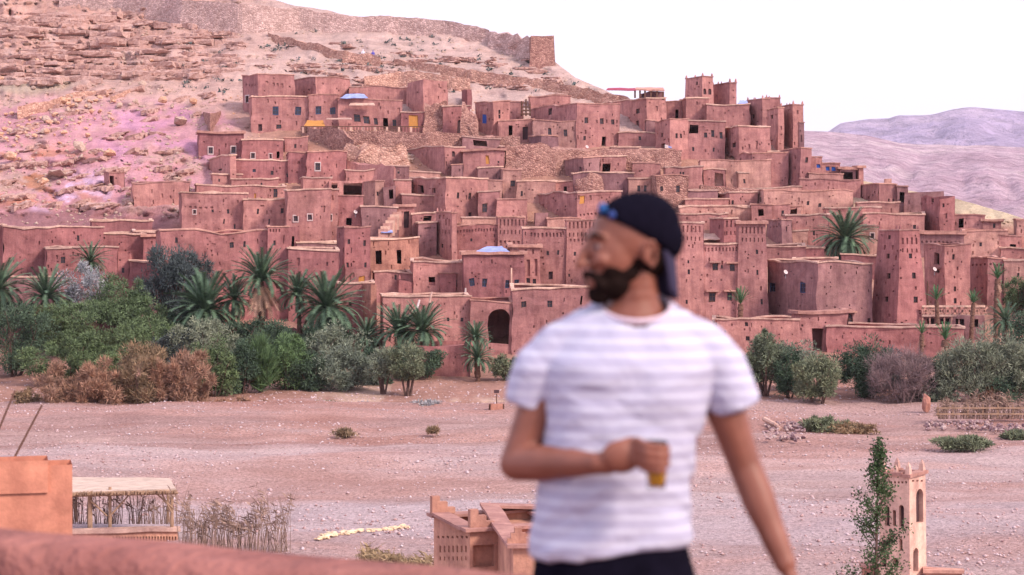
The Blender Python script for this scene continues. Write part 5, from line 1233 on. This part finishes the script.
for (px, yt, yb, w, mt, lb) in ((66, 366, 410, 50, 'tam', 'leftmost rust tamarisk bush by the river bed'), (104, 364, 410, 56, 'tam', 'second rust tamarisk from the left by the river bed'),
        (140, 350, 410, 56, 'tamg', 'gold-tipped tamarisk in the middle of the rust thicket'), (166, 360, 411, 44, 'tam', 'dense rust tamarisk right of the gold-tipped one'), (190, 354, 412, 44, 'tam', 'tall pale rust tamarisk at the right of the thicket')):
    bush('tamarisk_bush', px, yt, yb, w, mt, lb, n=8500, up=.6, slim=.16, leaf=.34, bottom=-.85, nclump=60, clr=.26, group='rust tamarisk bushes by the river bed')
bush('bush', 27, 390, 407, 24, 'tamg', 'small olive-gold bush by the river bed at far left', n=1500, bottom=-.8)
bush('bush', 100, 402, 413, 12, 'tam', 'tiny rust bush alone in front of the tamarisks', n=700, bottom=-.8)
bush('bush', 232, 399, 414, 46, 'tam', 'low rust bush right of the tamarisk thicket', n=2500, bottom=-.8)
bush('bush', 262, 402, 414, 30, 'tam', 'small low rust bush beside the driftwood', n=1500, bottom=-.8)
palm(400, 334, 368, 30, 'fan-like palm clump left of the arched gateway', 34, dry=6, emin=5)
palm(424, 333, 370, 30, 'denser fan palm right of its twin left of the gateway', 36, dry=6, emin=0)
palm(477, 340, 376, 18, 'upright shaggy palm below the arched gateway', 30, emin=10)
palm(478, 360, 380, 20, 'low palm sprout at the foot of the shaggy palm', 26, emin=0)
bush('olive_tree', 383, 350, 394, 36, 'grey', 'thin grey olive tree with several bare stems', 'olive tree', n=3000, trunk=.34, leaf=.2)
bush('olive_tree', 408, 348, 396, 42, 'olive', 'rounder olive tree right of the thin grey one', 'olive tree', n=4200, trunk=.32, leaf=.2)
bush('bush', 508, 356, 380, 30, 'olive', 'round olive bush by the man\'s sleeve', n=2500)
bush('bush', 426, 401, 410, 30, 'silver', 'low silver-green bush on the gravel bank', n=1300, bottom=-.5); bush('bush', 324, 403, 414, 30, 'olive', 'flat green tuft on the bank at centre left', n=1300, bottom=-.5)
bush('bush', 363, 403, 409, 14, 'silver', 'tiny pale tuft on the bank at centre left', n=400, bottom=-.5); bush('bush', 345, 430, 437, 20, 'tamg', 'small dry tuft in the river bed left of centre', n=500, bottom=-.5, d=142)
bush('bush', 433, 427, 433, 12, 'tamg', 'tiny dry tuft in the river bed near the man', n=400, bottom=-.5, d=143)
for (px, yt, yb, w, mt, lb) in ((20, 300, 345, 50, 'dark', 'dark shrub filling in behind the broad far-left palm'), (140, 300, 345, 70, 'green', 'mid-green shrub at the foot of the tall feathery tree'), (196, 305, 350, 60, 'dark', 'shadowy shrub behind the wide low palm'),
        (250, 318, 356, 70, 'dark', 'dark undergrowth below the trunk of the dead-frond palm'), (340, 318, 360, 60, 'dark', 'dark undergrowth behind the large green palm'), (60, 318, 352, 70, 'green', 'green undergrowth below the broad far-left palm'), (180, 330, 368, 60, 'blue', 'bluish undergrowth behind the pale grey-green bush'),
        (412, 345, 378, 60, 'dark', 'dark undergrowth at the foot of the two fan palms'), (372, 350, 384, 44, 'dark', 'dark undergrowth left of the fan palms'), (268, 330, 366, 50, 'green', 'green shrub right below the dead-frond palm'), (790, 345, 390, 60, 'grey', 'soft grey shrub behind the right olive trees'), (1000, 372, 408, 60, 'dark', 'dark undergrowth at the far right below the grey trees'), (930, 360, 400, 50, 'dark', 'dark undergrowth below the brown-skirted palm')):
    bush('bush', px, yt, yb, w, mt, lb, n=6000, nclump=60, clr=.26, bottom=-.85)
# right side
palm(740, 304, 345, 15, 'small green palm in front of the castle front', 20, young=True, emin=38, emax=88, trunk_r=.3)
palm(845, 240, 262, 31, 'large dark palm standing among the roofs at right', 44, emin=-25, d=D(845, 262) - 1)
palm(996, 279, 345, 14, 'tall thin palm with orange fruit stalks at right', 20, young=True, emin=38, emax=88, trunk_r=.32, dry=8)
palm(938, 300, 348, 13, 'young bright palm by the crossed timber railing', 18, young=True, emin=38, emax=88)
palm(971, 303, 352, 12, 'second young palm right of the crossed timber railing', 18, young=True, emin=38, emax=88)
palm(921, 334, 372, 11, 'short young palm below the great tapering tower', 16, young=True, emin=38, emax=88, dry=10)
palm(946, 340, 385, 15, 'palm with a hanging brown skirt at right', 18, young=True, emin=38, emax=88, dry=22, trunk_r=.4)
palm(1003, 322, 375, 20, 'low dark palm at the far right', 26)
bush('tree', 1018, 280, 312, 30, 'green', 'green tree top at the right edge above the garden', 'tree', n=3500)
bush('tree', 1020, 318, 385, 40, 'dark', 'dark tree at the right edge behind the grey tree', 'tree', n=5000)
bush('olive_tree', 765, 334, 396, 42, 'olive', 'leafy olive tree beside the man\'s shoulder at right', 'olive tree', n=6000, trunk=.15, leaf=.22)
bush('olive_tree', 790, 352, 398, 26, 'dark', 'dark bush between the two right olive trees', 'bush', n=2500)
bush('olive_tree', 818, 357, 412, 50, 'olive', 'olive tree with a forked dark trunk on the right bank', 'olive tree', n=6000, trunk=.22, leaf=.22)
bush('bush', 866, 343, 397, 54, 'dark', 'dark green bush below the long garden wall', n=7000)
bush('bush', 880, 350, 392, 44, 'blue', 'blue-green bush right of the dark one', n=4500)
bush('bare_tree', 903, 350, 408, 66, 'mauve', 'bare mauve-grey twiggy tree on the right bank', 'tree', n=9000, trunk=.12, leaf=.4, slim=.06, up=.6, twigs=5)
bush('bare_tree', 908, 392, 430, 22, 'mauve', 'small leafless sapling leaning on the right bank', 'tree', n=700, trunk=.2, leaf=.4, slim=.06, up=.6, twigs=5)
bush('tree', 975, 333, 405, 62, 'grey', 'big grey-green willow-like tree at right', 'tree', n=11000, trunk=.1, leaf=.3, slim=.2, up=.5, nclump=70, clr=.26)
bush('tree', 1012, 340, 402, 50, 'grey', 'grey-green tree at the right picture edge', 'tree', n=7500, trunk=.1, leaf=.3, slim=.2, up=.5)
bush('bush', 940, 378, 410, 34, 'grey', 'pale bush left of the dry reeds', n=3000); bush('bush', 985, 380, 410, 30, 'tam', 'russet bush in front of the grey-green willow-like tree', n=2500)
bush('bush', 830, 418, 433, 50, 'olive', 'low spreading green bush on the right gravel bank', n=3600, bottom=-.5, d=145); bush('bush', 850, 424, 434, 50, 'tamg', 'low yellowish tuft joined to the spreading green bush', n=1600, bottom=-.5, d=144)
bush('bush', 962, 436, 450, 46, 'olive', 'low green bush lying on the gravel at right', n=3000, bottom=-.5, d=134); bush('bush', 1016, 432, 441, 26, 'olive', 'low bush at the right edge on the gravel', n=1200, bottom=-.5, d=140)
bush('bush', 805, 408, 413, 14, 'green', 'small green clump on the bank right of the olive trees', n=600, bottom=-.4)
for (px, yt, yb, w, mt, lb) in ((600, 345, 392, 60, 'olive', 'olive bush on the bank directly behind the man'), (690, 340, 394, 70, 'grey', 'grey-green bush mostly hidden behind the man on the right'), (1060, 330, 400, 70, 'grey', 'grey-green tree just beyond the right picture edge'), (1100, 340, 404, 70, 'olive', 'olive tree farther beyond the right picture edge')):
    bush('bush', px, yt, yb, w, mt, lb, n=6000)
reeds('reed_fence', 'dry cane fence on the right bank', 938, 1030, 419, 6, 26, 152.5, 330, 21, M['reed'], .1, .4, .5)
d_ = 151.8
t = posts('rail_fence', 'thin two-rail stick fence in front of the dry canes', 'fence', [(938 + i * 15, 404, 417, d_, .06) for i in range(7)], M['bamboo'])
for y_ in (408, 414):
    V, Fc = [], []; a, b_ = P(936, y_, d_ - .1), P(1032, y_, d_ - .1); addbox(V, Fc, (a + b_) / 2 - t.location, ((b_ - a).length, .07, .09)); link('rail', meshdata('rail', V, Fc, M['bamboo']), t)
o = link('tree_stump', rock_mesh('tree_stump', M['o'], 91, 2, .2), None, P(926, 403, 160), None, (.8, .8, 2.1)); tag(o, 'rough reddish stump standing at the end of the cane fence', 'stump')
# flowering low scrub dots on the hill
r2 = np.random.default_rng(8); V, cnt = [], 0
pts = hill_pts(130, lambda: (rr.uniform(180, 640), rr.uniform(20, 95)) if True else None)
fm = []
for p in pts:
    n = 14; q = r2.normal(size=(n, 3)) * [.3, .3, .16] + p + [0, -.1, .12]; dv = r2.normal(size=(n, 3)) * .25; sv = r2.normal(size=(n, 3)) * .12
    fm.append(np.stack([q - sv, q + sv, q + dv], 1).reshape(-1, 3))
fm = np.concatenate(fm); o = link('hill_scrub', tris_mesh('hill_scrub', fm, np.arange(len(fm)).reshape(-1, 3), L['blue'])); tag(o, 'tiny dark scrub tufts dotted over the upper hill slope', 'scrub', kind='stuff')
# near sapling
def sapling():
    d = 42; t = empty('sapling', Vector(((872 - 512) / F * d, d, -.1))); tag(t, 'slender leafy sapling in front of the cream tower', 'tree')
    zt = CZ - (450 - HOR) / F * d; r = random.Random(6); H = zt + .1; segs = [(Vector((0, 0, 0)), Vector((.05, 0, H * .6)), .09, .05), (Vector((.05, 0, H * .6)), Vector((.14, 0, H)), .05, .01)]
    cl = []
    for i in range(58):
        z = H * (1 - .5 * (i / 58) ** 1.1); w = .09 + .75 * ((H - z) / 3.2) ** .9; a = r.uniform(0, 6.28); rad = w * r.uniform(.2, 1.15)
        s = Vector((.05 + .09 * max(0, (z / H - .6) / .4), 0, z - .25)); e = Vector((s.x + math.cos(a) * rad, math.sin(a) * rad, z + .18)); segs.append((s, e, .014, .004))
        for k in range(3): cl.append((s.lerp(e, .5 + .25 * k), .05 + .05 * r.random()))
    link('trunk', tubes(segs, L['bark'], 'trunk'), t)
    rg = np.random.default_rng(5); VV = []
    for c_, s_ in cl:
        n = 40; p = rg.normal(size=(n, 3)) * s_ * 1.1 + np.array(c_); dv = rg.normal(size=(n, 3)); dv /= np.linalg.norm(dv, axis=1)[:, None]; sv = np.cross(dv, rg.normal(size=(n, 3))); sv /= np.linalg.norm(sv, axis=1)[:, None]
        VV.append(np.stack([p, p + dv * .035 + sv * .018, p + dv * .07, p + dv * .035 - sv * .018], 1).reshape(-1, 3))
    VV = np.concatenate(VV); link('foliage', tris_mesh('foliage', VV, np.arange(len(VV)).reshape(-1, 4), leafmat('sapling_leaf', (.045, .085, .035))), t)
sapling()
# ------------------------------------------------------------------ the man on the terrace
DP_ = 4.65
def pp(px, py, dy=0.0): d = DP_; return Vector(((px - 512) / F * d, d + dy, CZ - (py - HOR) / F * d))
def ell(bm, c, r, rot=None, sub=3):
    g = bmesh.ops.create_icosphere(bm, subdivisions=sub, radius=1)
    Mx = Matrix.Translation(c) @ (rot or Matrix.Identity(4)) @ Matrix.Diagonal((*r, 1)); bmesh.ops.transform(bm, matrix=Mx, verts=g['verts'])
def limb(bm, pts, n=14):
    """pts: (Vector, radius) chain, interpolated so that the limb tapers smoothly"""
    out = []
    for i in range(len(pts) - 1):
        (a, ra), (b_, rb) = pts[i], pts[i + 1]; L_ = (b_ - a).length; k = max(2, int(L_ / (min(ra, rb) * .35)))
        for j in range(k): t = j / k; out.append((a.lerp(b_, t), ra + (rb - ra) * (t * t * (3 - 2 * t))))
    out.append(pts[-1])
    for c, r in out: ell(bm, c, (r, r, r), None, 2)
def ringloft(bm, rings, n=40):
    """rings: (centre, half width, half depth, tilt of z across x, tilt of z across y)"""
    prev = None; first = None
    for c, rx, ry, tz, *ty in rings:
        ty = ty[0] if ty else 0
        cur = []
        for i in range(n):
            a = 2 * math.pi * i / n; ca, sa = math.cos(a), math.sin(a); e = .82
            x = rx * math.copysign(abs(ca) ** e, ca); y = ry * math.copysign(abs(sa) ** e, sa)
            cur.append(bm.verts.new((c.x + x, c.y + y, c.z + tz * x + ty * y)))
        if prev:
            for i in range(n): bm.faces.new((prev[i], prev[(i + 1) % n], cur[(i + 1) % n], cur[i]))
        else: first = cur
        prev = cur
    bm.faces.new(first[::-1]); bm.faces.new(prev)
def fuse(name, bm, vox, mat, parent, smooth=6):
    me = bpy.data.meshes.new(name); bmesh.ops.recalc_face_normals(bm, faces=bm.faces); bm.to_mesh(me); bm.free()
    o = bpy.data.objects.new(name, me); COL.objects.link(o)
    m = o.modifiers.new('r', 'REMESH'); m.mode = 'VOXEL'; m.voxel_size = vox; m.use_smooth_shade = True
    s = o.modifiers.new('s', 'SMOOTH'); s.iterations = smooth; s.factor = .5
    dg = bpy.context.evaluated_depsgraph_get(); me2 = bpy.data.meshes.new_from_object(o.evaluated_get(dg)); o.modifiers.clear(); o.data = me2; me2.name = name
    me2.materials.clear(); me2.materials.append(mat); me2.shade_smooth(); o.parent = parent; o.location = -Vector(parent.location); return o
man = empty('person', (pp(620, 300).x, DP_ + .03, CZ - 1.62)); tag(man, 'man in striped white T-shirt and backward cap looking aside with a drink in hand', 'person')
sm, nt, lk, b = newmat('skin', .5, .4)
tc = nt.new('ShaderNodeTexCoord'); n_ = noise(nt, lk, tc.outputs['Object'], 9, 3)
lk.new(ramp(nt, lk, n_, [(.3, (.185, .064, .040)), (.7, (.26, .095, .062))]), b.inputs['Base Color']); b.inputs['Subsurface Weight'].default_value = .06; b.inputs['Subsurface Radius'].default_value = (.02, .008, .005)
hc = pp(629, 249, .02); an = R(20)
fdir = Vector((-math.cos(an), -math.sin(an), 0)); sdir = Vector((math.sin(an), -math.cos(an), 0))
HR = Matrix(((fdir.x, sdir.x, 0, 0), (fdir.y, sdir.y, 0, 0), (0, 0, 1, 0), (0, 0, 0, 1))) @ Matrix.Rotation(R(3), 4, 'Y')
def hp(f, s, z): return hc + (HR @ Vector((f, s, z)))
bm = bmesh.new()
# head
for c, r in (((-.012, 0, .03), (.100, .078, .092)), ((.04, 0, -.005), (.062, .064, .085)), ((.045, 0, -.062), (.052, .050, .048)), ((.078, 0, -.098), (.026, .028, .024)), ((-.0, 0, -.06), (.06, .056, .05)),
             ((.080, 0, .032), (.022, .052, .014)), ((.082, .036, -.02), (.020, .020, .018)), ((.082, -.036, -.02), (.020, .020, .018)), ((.094, 0, -.063), (.015, .026, .007)), ((.092, 0, -.077), (.015, .023, .008)), ((.085, 0, -.066), (.020, .032, .02))):
    ell(bm, hp(*c), r, HR)
limb(bm, [(hp(.090, 0, .028), .010), (hp(.116, 0, -.006), .0115), (hp(.127, 0, -.030), .0115)]); ell(bm, hp(.108, .013, -.032), (.011, .007, .008), HR, 2); ell(bm, hp(.108, -.013, -.032), (.012, .009, .009), HR, 2)
for s in (-1, 1):        # ears: rim, lobe and a shallow bowl
    for k in range(11):
        a = R(-70 + k * 27); ell(bm, hp(-.018 - .016 * math.cos(a) * 1.0, s * (.083 + .006 * math.sin(a)), -.012 + .030 * math.sin(a)), (.007, .006, .007), None, 1)
    ell(bm, hp(-.012, s * .077, -.014), (.014, .006, .024), HR, 2)
# neck, trunk, legs
limb(bm, [(hp(-.01, 0, -.06), .056), (pp(637, 305, .03), .058), (pp(634, 325, .04), .080)])
ringloft(bm, [(pp(632, 316, .04), .07, .07, 0), (pp(631, 340, .04), .15, .09, 0), (pp(629, 372, .03), .185, .115, 0), (pp(626, 430, .03), .178, .115, 0), (pp(618, 500, .03), .165, .105, 0), (pp(615, 560, .03), .17, .115, 0), (pp(618, 615, .03), .185, .12, 0), (pp(620, 660, .03), .15, .11, 0)])
for px0, px1, px2, s in ((582, 574, 566, -1), (658, 668, 676, 1)):
    limb(bm, [(pp(px0, 640, .03), .088), (pp(px1, 770, .0), .060), (pp(px1, 800, .02), .054), (pp(px2, 905, .05), .036)])
    f0 = pp(px2, 916, .05); limb(bm, [(f0 + Vector((0, .03, .0)), .036), (f0 + Vector((s * .01, -.08, -.005)), .034), (f0 + Vector((s * .02, -.17, -.012)), .024)])
# right arm of the man (left in the picture), bent, holding the glass
sh, el, wr = pp(560, 352, .04), pp(517, 464, .02), pp(594, 455, -.17)
limb(bm, [(sh, .062), (sh.lerp(el, .4), .050), (el, .043), (el.lerp(wr, .3), .0435), (el.lerp(wr, .65), .035), (wr, .026)])
gl = pp(650, 452, -.205)
hx = (pp(640, 450, -.2) - wr).normalized(); palm_c = wr + hx * .055 + Vector((0, -.006, .012))
ell(bm, palm_c, (.046, .020, .038), None, 3); ell(bm, wr + hx * .02, (.035, .024, .028), None, 2)
for k, (dz, L_, rr_) in enumerate(((.041, 1.0, .0080), (.0225, 1.06, .0083), (.004, 1.0, .0079), (-.0135, .85, .0071))):     # fingers curl round the near side of the glass
    k0 = palm_c + Vector((.032, -.010, dz * .95)); k1 = gl + Vector((-.024, -.030 * L_, dz)); k2 = gl + Vector((.004, -.036, dz - .003)); k3 = gl + Vector((.019, -.027, dz - .005)); k4 = gl + Vector((.027, -.014, dz - .007))
    limb(bm, [(k0, rr_ * 1.15), (k1, rr_ * 1.1), (k2, rr_), (k3, rr_ * .92)] + ([(k4, rr_ * .8)] if L_ > .9 else []))
limb(bm, [(palm_c + Vector((-.015, .012, .018)), .014), (palm_c + Vector((.022, .026, .032)), .012), (gl + Vector((.0, .036, .022)), .0105), (gl + Vector((.022, .026, .020)), .009)])
# left arm of the man (right in the picture), hanging outwards
sh2, el2, wr2 = pp(708, 354, .04), pp(748, 470, .05), pp(784, 562, -.02)
limb(bm, [(sh2, .062), (sh2.lerp(el2, .4), .048), (el2, .040), (el2.lerp(wr2, .3), .041), (el2.lerp(wr2, .7), .033), (wr2, .027)])
pc = wr2 + Vector((.022, -.005, -.055)); ell(bm, pc, (.022, .038, .05), Matrix.Rotation(R(-22), 4, 'Y'), 3)
for k in range(4):
    b0 = pc + Vector((.014, -.028 + k * .019, -.036)); ln = (.85, 1, .95, .75)[k]
    limb(bm, [(b0, .0100), (b0 + Vector((.014, 0, -.036)) * ln, .0095), (b0 + Vector((.010, -.002, -.064)) * ln, .0088), (b0 + Vector((-.006, -.004, -.082)) * ln, .0075)])
limb(bm, [(pc + Vector((-.004, -.030, .018)), .013), (pc + Vector((-.004, -.054, -.016)), .0115), (pc + Vector((.0, -.058, -.045)), .0095)])
fuse('body', bm, .0045, sm, man, 4)
# eyes
for s in (-1, 1):
    for nm_, c_, r_, m_ in (('eye', (.083, s * .030, .010), .0108, M['roof']), ('iris', (.0915, s * .0315, .010), .0062, M['pane'])):
        bm = bmesh.new(); ell(bm, hp(*c_), (r_, r_, r_)); me = bpy.data.meshes.new(nm_); bm.to_mesh(me); bm.free(); me.materials.append(m_); me.shade_smooth(); link(nm_, me, man, -Vector(man.location))
hairm = flat('dark_hair', (.014, .008, .007), 1, .3, 60, spec=.04, bs=.6, bd=.004)
bm = bmesh.new()       # brows, beard, moustache, short hair at the nape
for s in (-1, 1): limb(bm, [(hp(.101, s * .012, .032), .004), (hp(.099, s * .034, .040), .0052), (hp(.083, s * .054, .032), .0035)])
fuse('eyebrows', bm, .003, hairm, man, 1)
bm = bmesh.new()
for c, r in (((.046, 0, -.072), (.0565, .0535, .0475)), ((.080, 0, -.100), (.028, .031, .026)), ((.016, 0, -.052), (.052, .0605, .040)), ((.006, 0, -.026), (.014, .0672, .038)), ((.052, .040, -.045), (.030, .016, .020)), ((.052, -.040, -.045), (.030, .016, .020))): ell(bm, hp(*c), r, HR)
for s in (-1, 1): limb(bm, [(hp(.109, s * .004, -.050), .008), (hp(.100, s * .028, -.060), .008), (hp(.086, s * .038, -.080), .010)])
fuse('beard', bm, .004, hairm, man, 3)
bm = bmesh.new(); ell(bm, hp(-.035, 0, -.018), (.072, .074, .058), HR); fuse('hair', bm, .005, hairm, man, 3)
capm = flat('navy_cap', (.006, .005, .011), 1, .2, 40, spec=.03, bs=.4, bd=.003)
bm = bmesh.new(); ell(bm, hp(-.020, 0, .045), (.112, .088, .088), HR @ Matrix.Rotation(R(12), 4, 'Y'))
ell(bm, hp(-.055, 0, .02), (.082, .084, .072), HR)
geom = bm.verts[:] + bm.edges[:] + bm.faces[:]
nrm = (HR @ Vector((.62, 0, -1, 0))).to_3d().normalized()
for q in (bm,): bmesh.ops.bisect_plane(q, geom=geom, plane_co=hp(.02, 0, .048), plane_no=nrm, clear_outer=True); bmesh.ops.holes_fill(q, edges=q.edges[:])
cap = fuse('cap', bm, .005, capm, man, 4)
bm = bmesh.new()      # brim hanging down behind the neck
N = 12
for sgn_ in (0, 1):
    for i in range(N + 1):
        for j in range(N + 1):
            u = i / N * 2 - 1; t_ = j / N; off = .008 * sgn_
            c_ = hp(-.104 - .006 * t_ - off + .05 * u * u * (1 - .2 * t_), u * .074 * (1 - .22 * t_ * t_), -.005 - .120 * t_ * (1 - .22 * u * u)); bm.verts.new(c_)
bm.verts.ensure_lookup_table(); S = (N + 1) ** 2
for i in range(N):
    for j in range(N):
        a = i * (N + 1) + j
        for o_, fl in ((0, 0), (S, 1)):
            q = [bm.verts[o_ + a], bm.verts[o_ + a + 1], bm.verts[o_ + a + N + 2], bm.verts[o_ + a + N + 1]]; bm.faces.new(q[::-1] if fl else q)
for i in range(N):
    for a, c in ((i, i + 1), (N * (N + 1) + i, N * (N + 1) + i + 1), (i * (N + 1), (i + 1) * (N + 1)), (i * (N + 1) + N, (i + 1) * (N + 1) + N)):
        bm.faces.new((bm.verts[a], bm.verts[c], bm.verts[S + c], bm.verts[S + a]))
me = bpy.data.meshes.new('cap_brim'); bmesh.ops.recalc_face_normals(bm, faces=bm.faces); bm.to_mesh(me); bm.free(); me.materials.append(flat('cap_brim_cloth', (.035, .028, .06), .85)); me.shade_smooth()
br = link('brim', me, cap, (0, 0, 0))
for nm_, c_, r_ in (('cap_badge', (.073, .030, .098), (.010, .016, .013)), ('cap_badge', (.062, .058, .082), (.008, .012, .010))):
    bm = bmesh.new(); ell(bm, hp(*c_), r_, HR); me = bpy.data.meshes.new(nm_); bm.to_mesh(me); bm.free(); me.materials.append(flat('badge_blue', (.02, .10, .30) if r_[0] == .010 else (.03, .06, .22), .4)); me.shade_smooth(); link(nm_, me, cap)
# T-shirt
tm, nt, lk, b = newmat('striped_shirt', .85, .15)
geo = nt.new('ShaderNodeNewGeometry'); mp = mapping(nt, lk, geo.outputs['Position'], (.045, .1, 1))
w = nt.new('ShaderNodeTexWave'); w.bands_direction = 'Z'; w.inputs['Scale'].default_value = 10.2; w.inputs['Distortion'].default_value = .5; w.inputs['Detail'].default_value = 1; w.inputs['Detail Scale'].default_value = .4; lk.new(mp, w.inputs['Vector'])
lk.new(ramp(nt, lk, w.outputs['Fac'], [(.74, (.43, .415, .54)), (.93, (.58, .58, .68))]), b.inputs['Base Color'])
fo = noise(nt, lk, mapping(nt, lk, geo.outputs['Position'], (1, 1, 1.8)), 7, 3, .5, .4); bump(nt, lk, b, fo, .6, .03)
bm = bmesh.new()
ringloft(bm, [(pp(636, 305, .035), .082, .078, 0, .38), (pp(635, 312, .035), .108, .088, 0, .34), (pp(633, 324, .035), .142, .100, 0, .22), (pp(632, 342, .035), .175, .114, 0, .08), (pp(630, 365, .03), .199, .130, 0), (pp(627, 400, .03), .188, .130, 0), (pp(622, 440, .03), .182, .126, 0),
              (pp(616, 480, .03), .179, .124, 0), (pp(612, 520, .03), .182, .126, .03), (pp(612, 543, .03), .189, .134, .07), (pp(611, 551, .03), .188, .133, .09)])
limb(bm, [(pp(588, 338, .04), .07), (pp(560, 354, .04), .071), (pp(543, 370, .04), .070)]); limb(bm, [(pp(676, 338, .04), .07), (pp(706, 354, .04), .071), (pp(721, 370, .04), .069)])
for A_, B_, cut, nn_ in ((pp(541, 372, .04), pp(522, 425, .035), pp(525, 410, .035), el - sh), (pp(722, 372, .04), pp(746, 425, .045), pp(739, 409, .045), el2 - sh2)):
    b2 = bmesh.new(); limb(b2, [(A_, .068), (B_, .058)]); bmesh.ops.bisect_plane(b2, geom=b2.verts[:] + b2.edges[:] + b2.faces[:], plane_co=cut, plane_no=nn_.normalized(), clear_outer=True)
    bmesh.ops.holes_fill(b2, edges=[e for e in b2.edges if e.is_boundary]); tmp = bpy.data.meshes.new('tmp'); b2.to_mesh(tmp); b2.free(); bm.from_mesh(tmp); bpy.data.meshes.remove(tmp)
tsh = fuse('t_shirt', bm, .007, tm, man, 8)
nc = pp(637, 310, .03); b3 = bmesh.new(); b3.from_mesh(tsh.data)
dead = [v for v in b3.verts if ((v.co.x - nc.x) / .077) ** 2 + ((v.co.y - nc.y) / .083) ** 2 < 1 and v.co.z > pp(0, 345).z]
bmesh.ops.delete(b3, geom=dead, context='VERTS'); b3.to_mesh(tsh.data); b3.free()
co = np.empty(len(tsh.data.vertices) * 3); tsh.data.vertices.foreach_get('co', co); co = co.reshape(-1, 3); nn = np.empty_like(co).ravel(); tsh.data.vertices.foreach_get('normal', nn); nn = nn.reshape(-1, 3)
fd = fbm((co[:, 0] * .8 + co[:, 2] * 1.0) * 7, (co[:, 2] - co[:, 0] * .5 + co[:, 1]) * 15, 3) * .010 * np.clip((CZ - co[:, 2] - .15) / .4, .25, 1.2) + np.abs(fbm((co[:, 0] - co[:, 2]) * 5, (co[:, 2] + co[:, 0] * .7) * 10 + 5, 2)) * .008
co += nn * fd[:, None]; tsh.data.vertices.foreach_set('co', co.ravel()); tsh.data.update()
# ribbed collar
bm = bmesh.new(); pts_ = []
for i in range(28):
    a = 2 * math.pi * i / 28; pts_.append((pp(637, 308, .03) + Vector((.080 * math.cos(a), .085 * math.sin(a), .36 * .085 * math.sin(a) + .002)), .0068))
limb(bm, pts_ + [pts_[0]]); fuse('collar', bm, .0035, flat('collar_rib', (.62, .50, .58), .8), man, 1)
# trousers, shoes, glass
pm = flat('black_shorts', (.006, .005, .011), 1, .3, 20, spec=.03, bs=.5, bd=.01)
bm = bmesh.new(); ringloft(bm, [(pp(611, 535, .03), .172, .118, 0), (pp(614, 570, .03), .188, .128, 0), (pp(618, 620, .03), .212, .14, 0), (pp(620, 655, .03), .205, .135, 0)])
limb(bm, [(pp(580, 650, .03), .106), (pp(572, 775, .01), .088)]); limb(bm, [(pp(660, 650, .03), .106), (pp(669, 775, .01), .088)]); fuse('shorts', bm, .009, pm, man, 6)
for px2, s in ((566, -1), (676, 1)):
    f0 = pp(px2, 917, .05); bm = bmesh.new(); limb(bm, [(f0 + Vector((0, .04, -.004)), .043), (f0 + Vector((s * .01, -.08, -.008)), .043), (f0 + Vector((s * .02, -.19, -.016)), .034)])
    geom = bm.verts[:] + bm.edges[:] + bm.faces[:]; bmesh.ops.bisect_plane(bm, geom=geom, plane_co=(0, 0, CZ - 1.62 + .002), plane_no=(0, 0, -1), clear_outer=True); fuse('shoe', bm, .006, flat('shoe_leather', (.10, .06, .05), .7), man, 3)
def lathe(name, prof, mat, loc, n=28):
    V, Fc = [], []
    for r_, z in prof:
        for i in range(n): a = 2 * math.pi * i / n; V.append((r_ * math.cos(a), r_ * math.sin(a), z))
    for k in range(len(prof) - 1):
        for i in range(n): Fc.append((k * n + i, k * n + (i + 1) % n, (k + 1) * n + (i + 1) % n, (k + 1) * n + i))
    me = meshdata(name, V, Fc, mat, True); return link(name, me, None, loc)
gm, nt, lk, b = newmat('tumbler_glass', .05, .5); b.inputs['Base Color'].default_value = (.9, .9, .9, 1); b.inputs['Transmission Weight'].default_value = 1; b.inputs['IOR'].default_value = 1.45
jm = flat('orange_drink', (.95, .50, .03), .3, .05, 4, bs=0)
gt = empty('drinking_glass', gl + Vector((0, 0, -.058))); tag(gt, 'small tumbler of orange drink held in the hand of the man', 'glass')
o = lathe('tumbler', [(.0005, 0), (.021, 0), (.0235, .05), (.0255, .105), (.0238, .105), (.0220, .05), (.0195, .006), (.0005, .006)], gm, (0, 0, 0)); o.parent = gt
o = lathe('drink', [(.0005, .0065), (.0192, .0065), (.0212, .045), (.0005, .045)], jm, (0, 0, 0)); o.parent = gt

# ------------------------------------------------------------------ the air between here and the mountains
hz = bpy.data.materials.new('haze'); hz.use_nodes = True; hn = hz.node_tree.nodes; hn.remove(hn['Principled BSDF'])
pv = hn.new('ShaderNodeVolumePrincipled'); pv.inputs['Color'].default_value = (.93, .88, 1, 1); pv.inputs['Density'].default_value = 4.5e-5; pv.inputs['Anisotropy'].default_value = .1
hz.node_tree.links.new(pv.outputs[0], hn['Material Output'].inputs['Volume'])
V, Fc = [], []; addbox(V, Fc, (0, 4350, 215), (28000, 9100, 640))
o = link('haze', meshdata('haze', V, Fc, hz)); o['kind'] = 'stuff'; o['label'] = 'thin lilac haze over the valley and the far mountains'
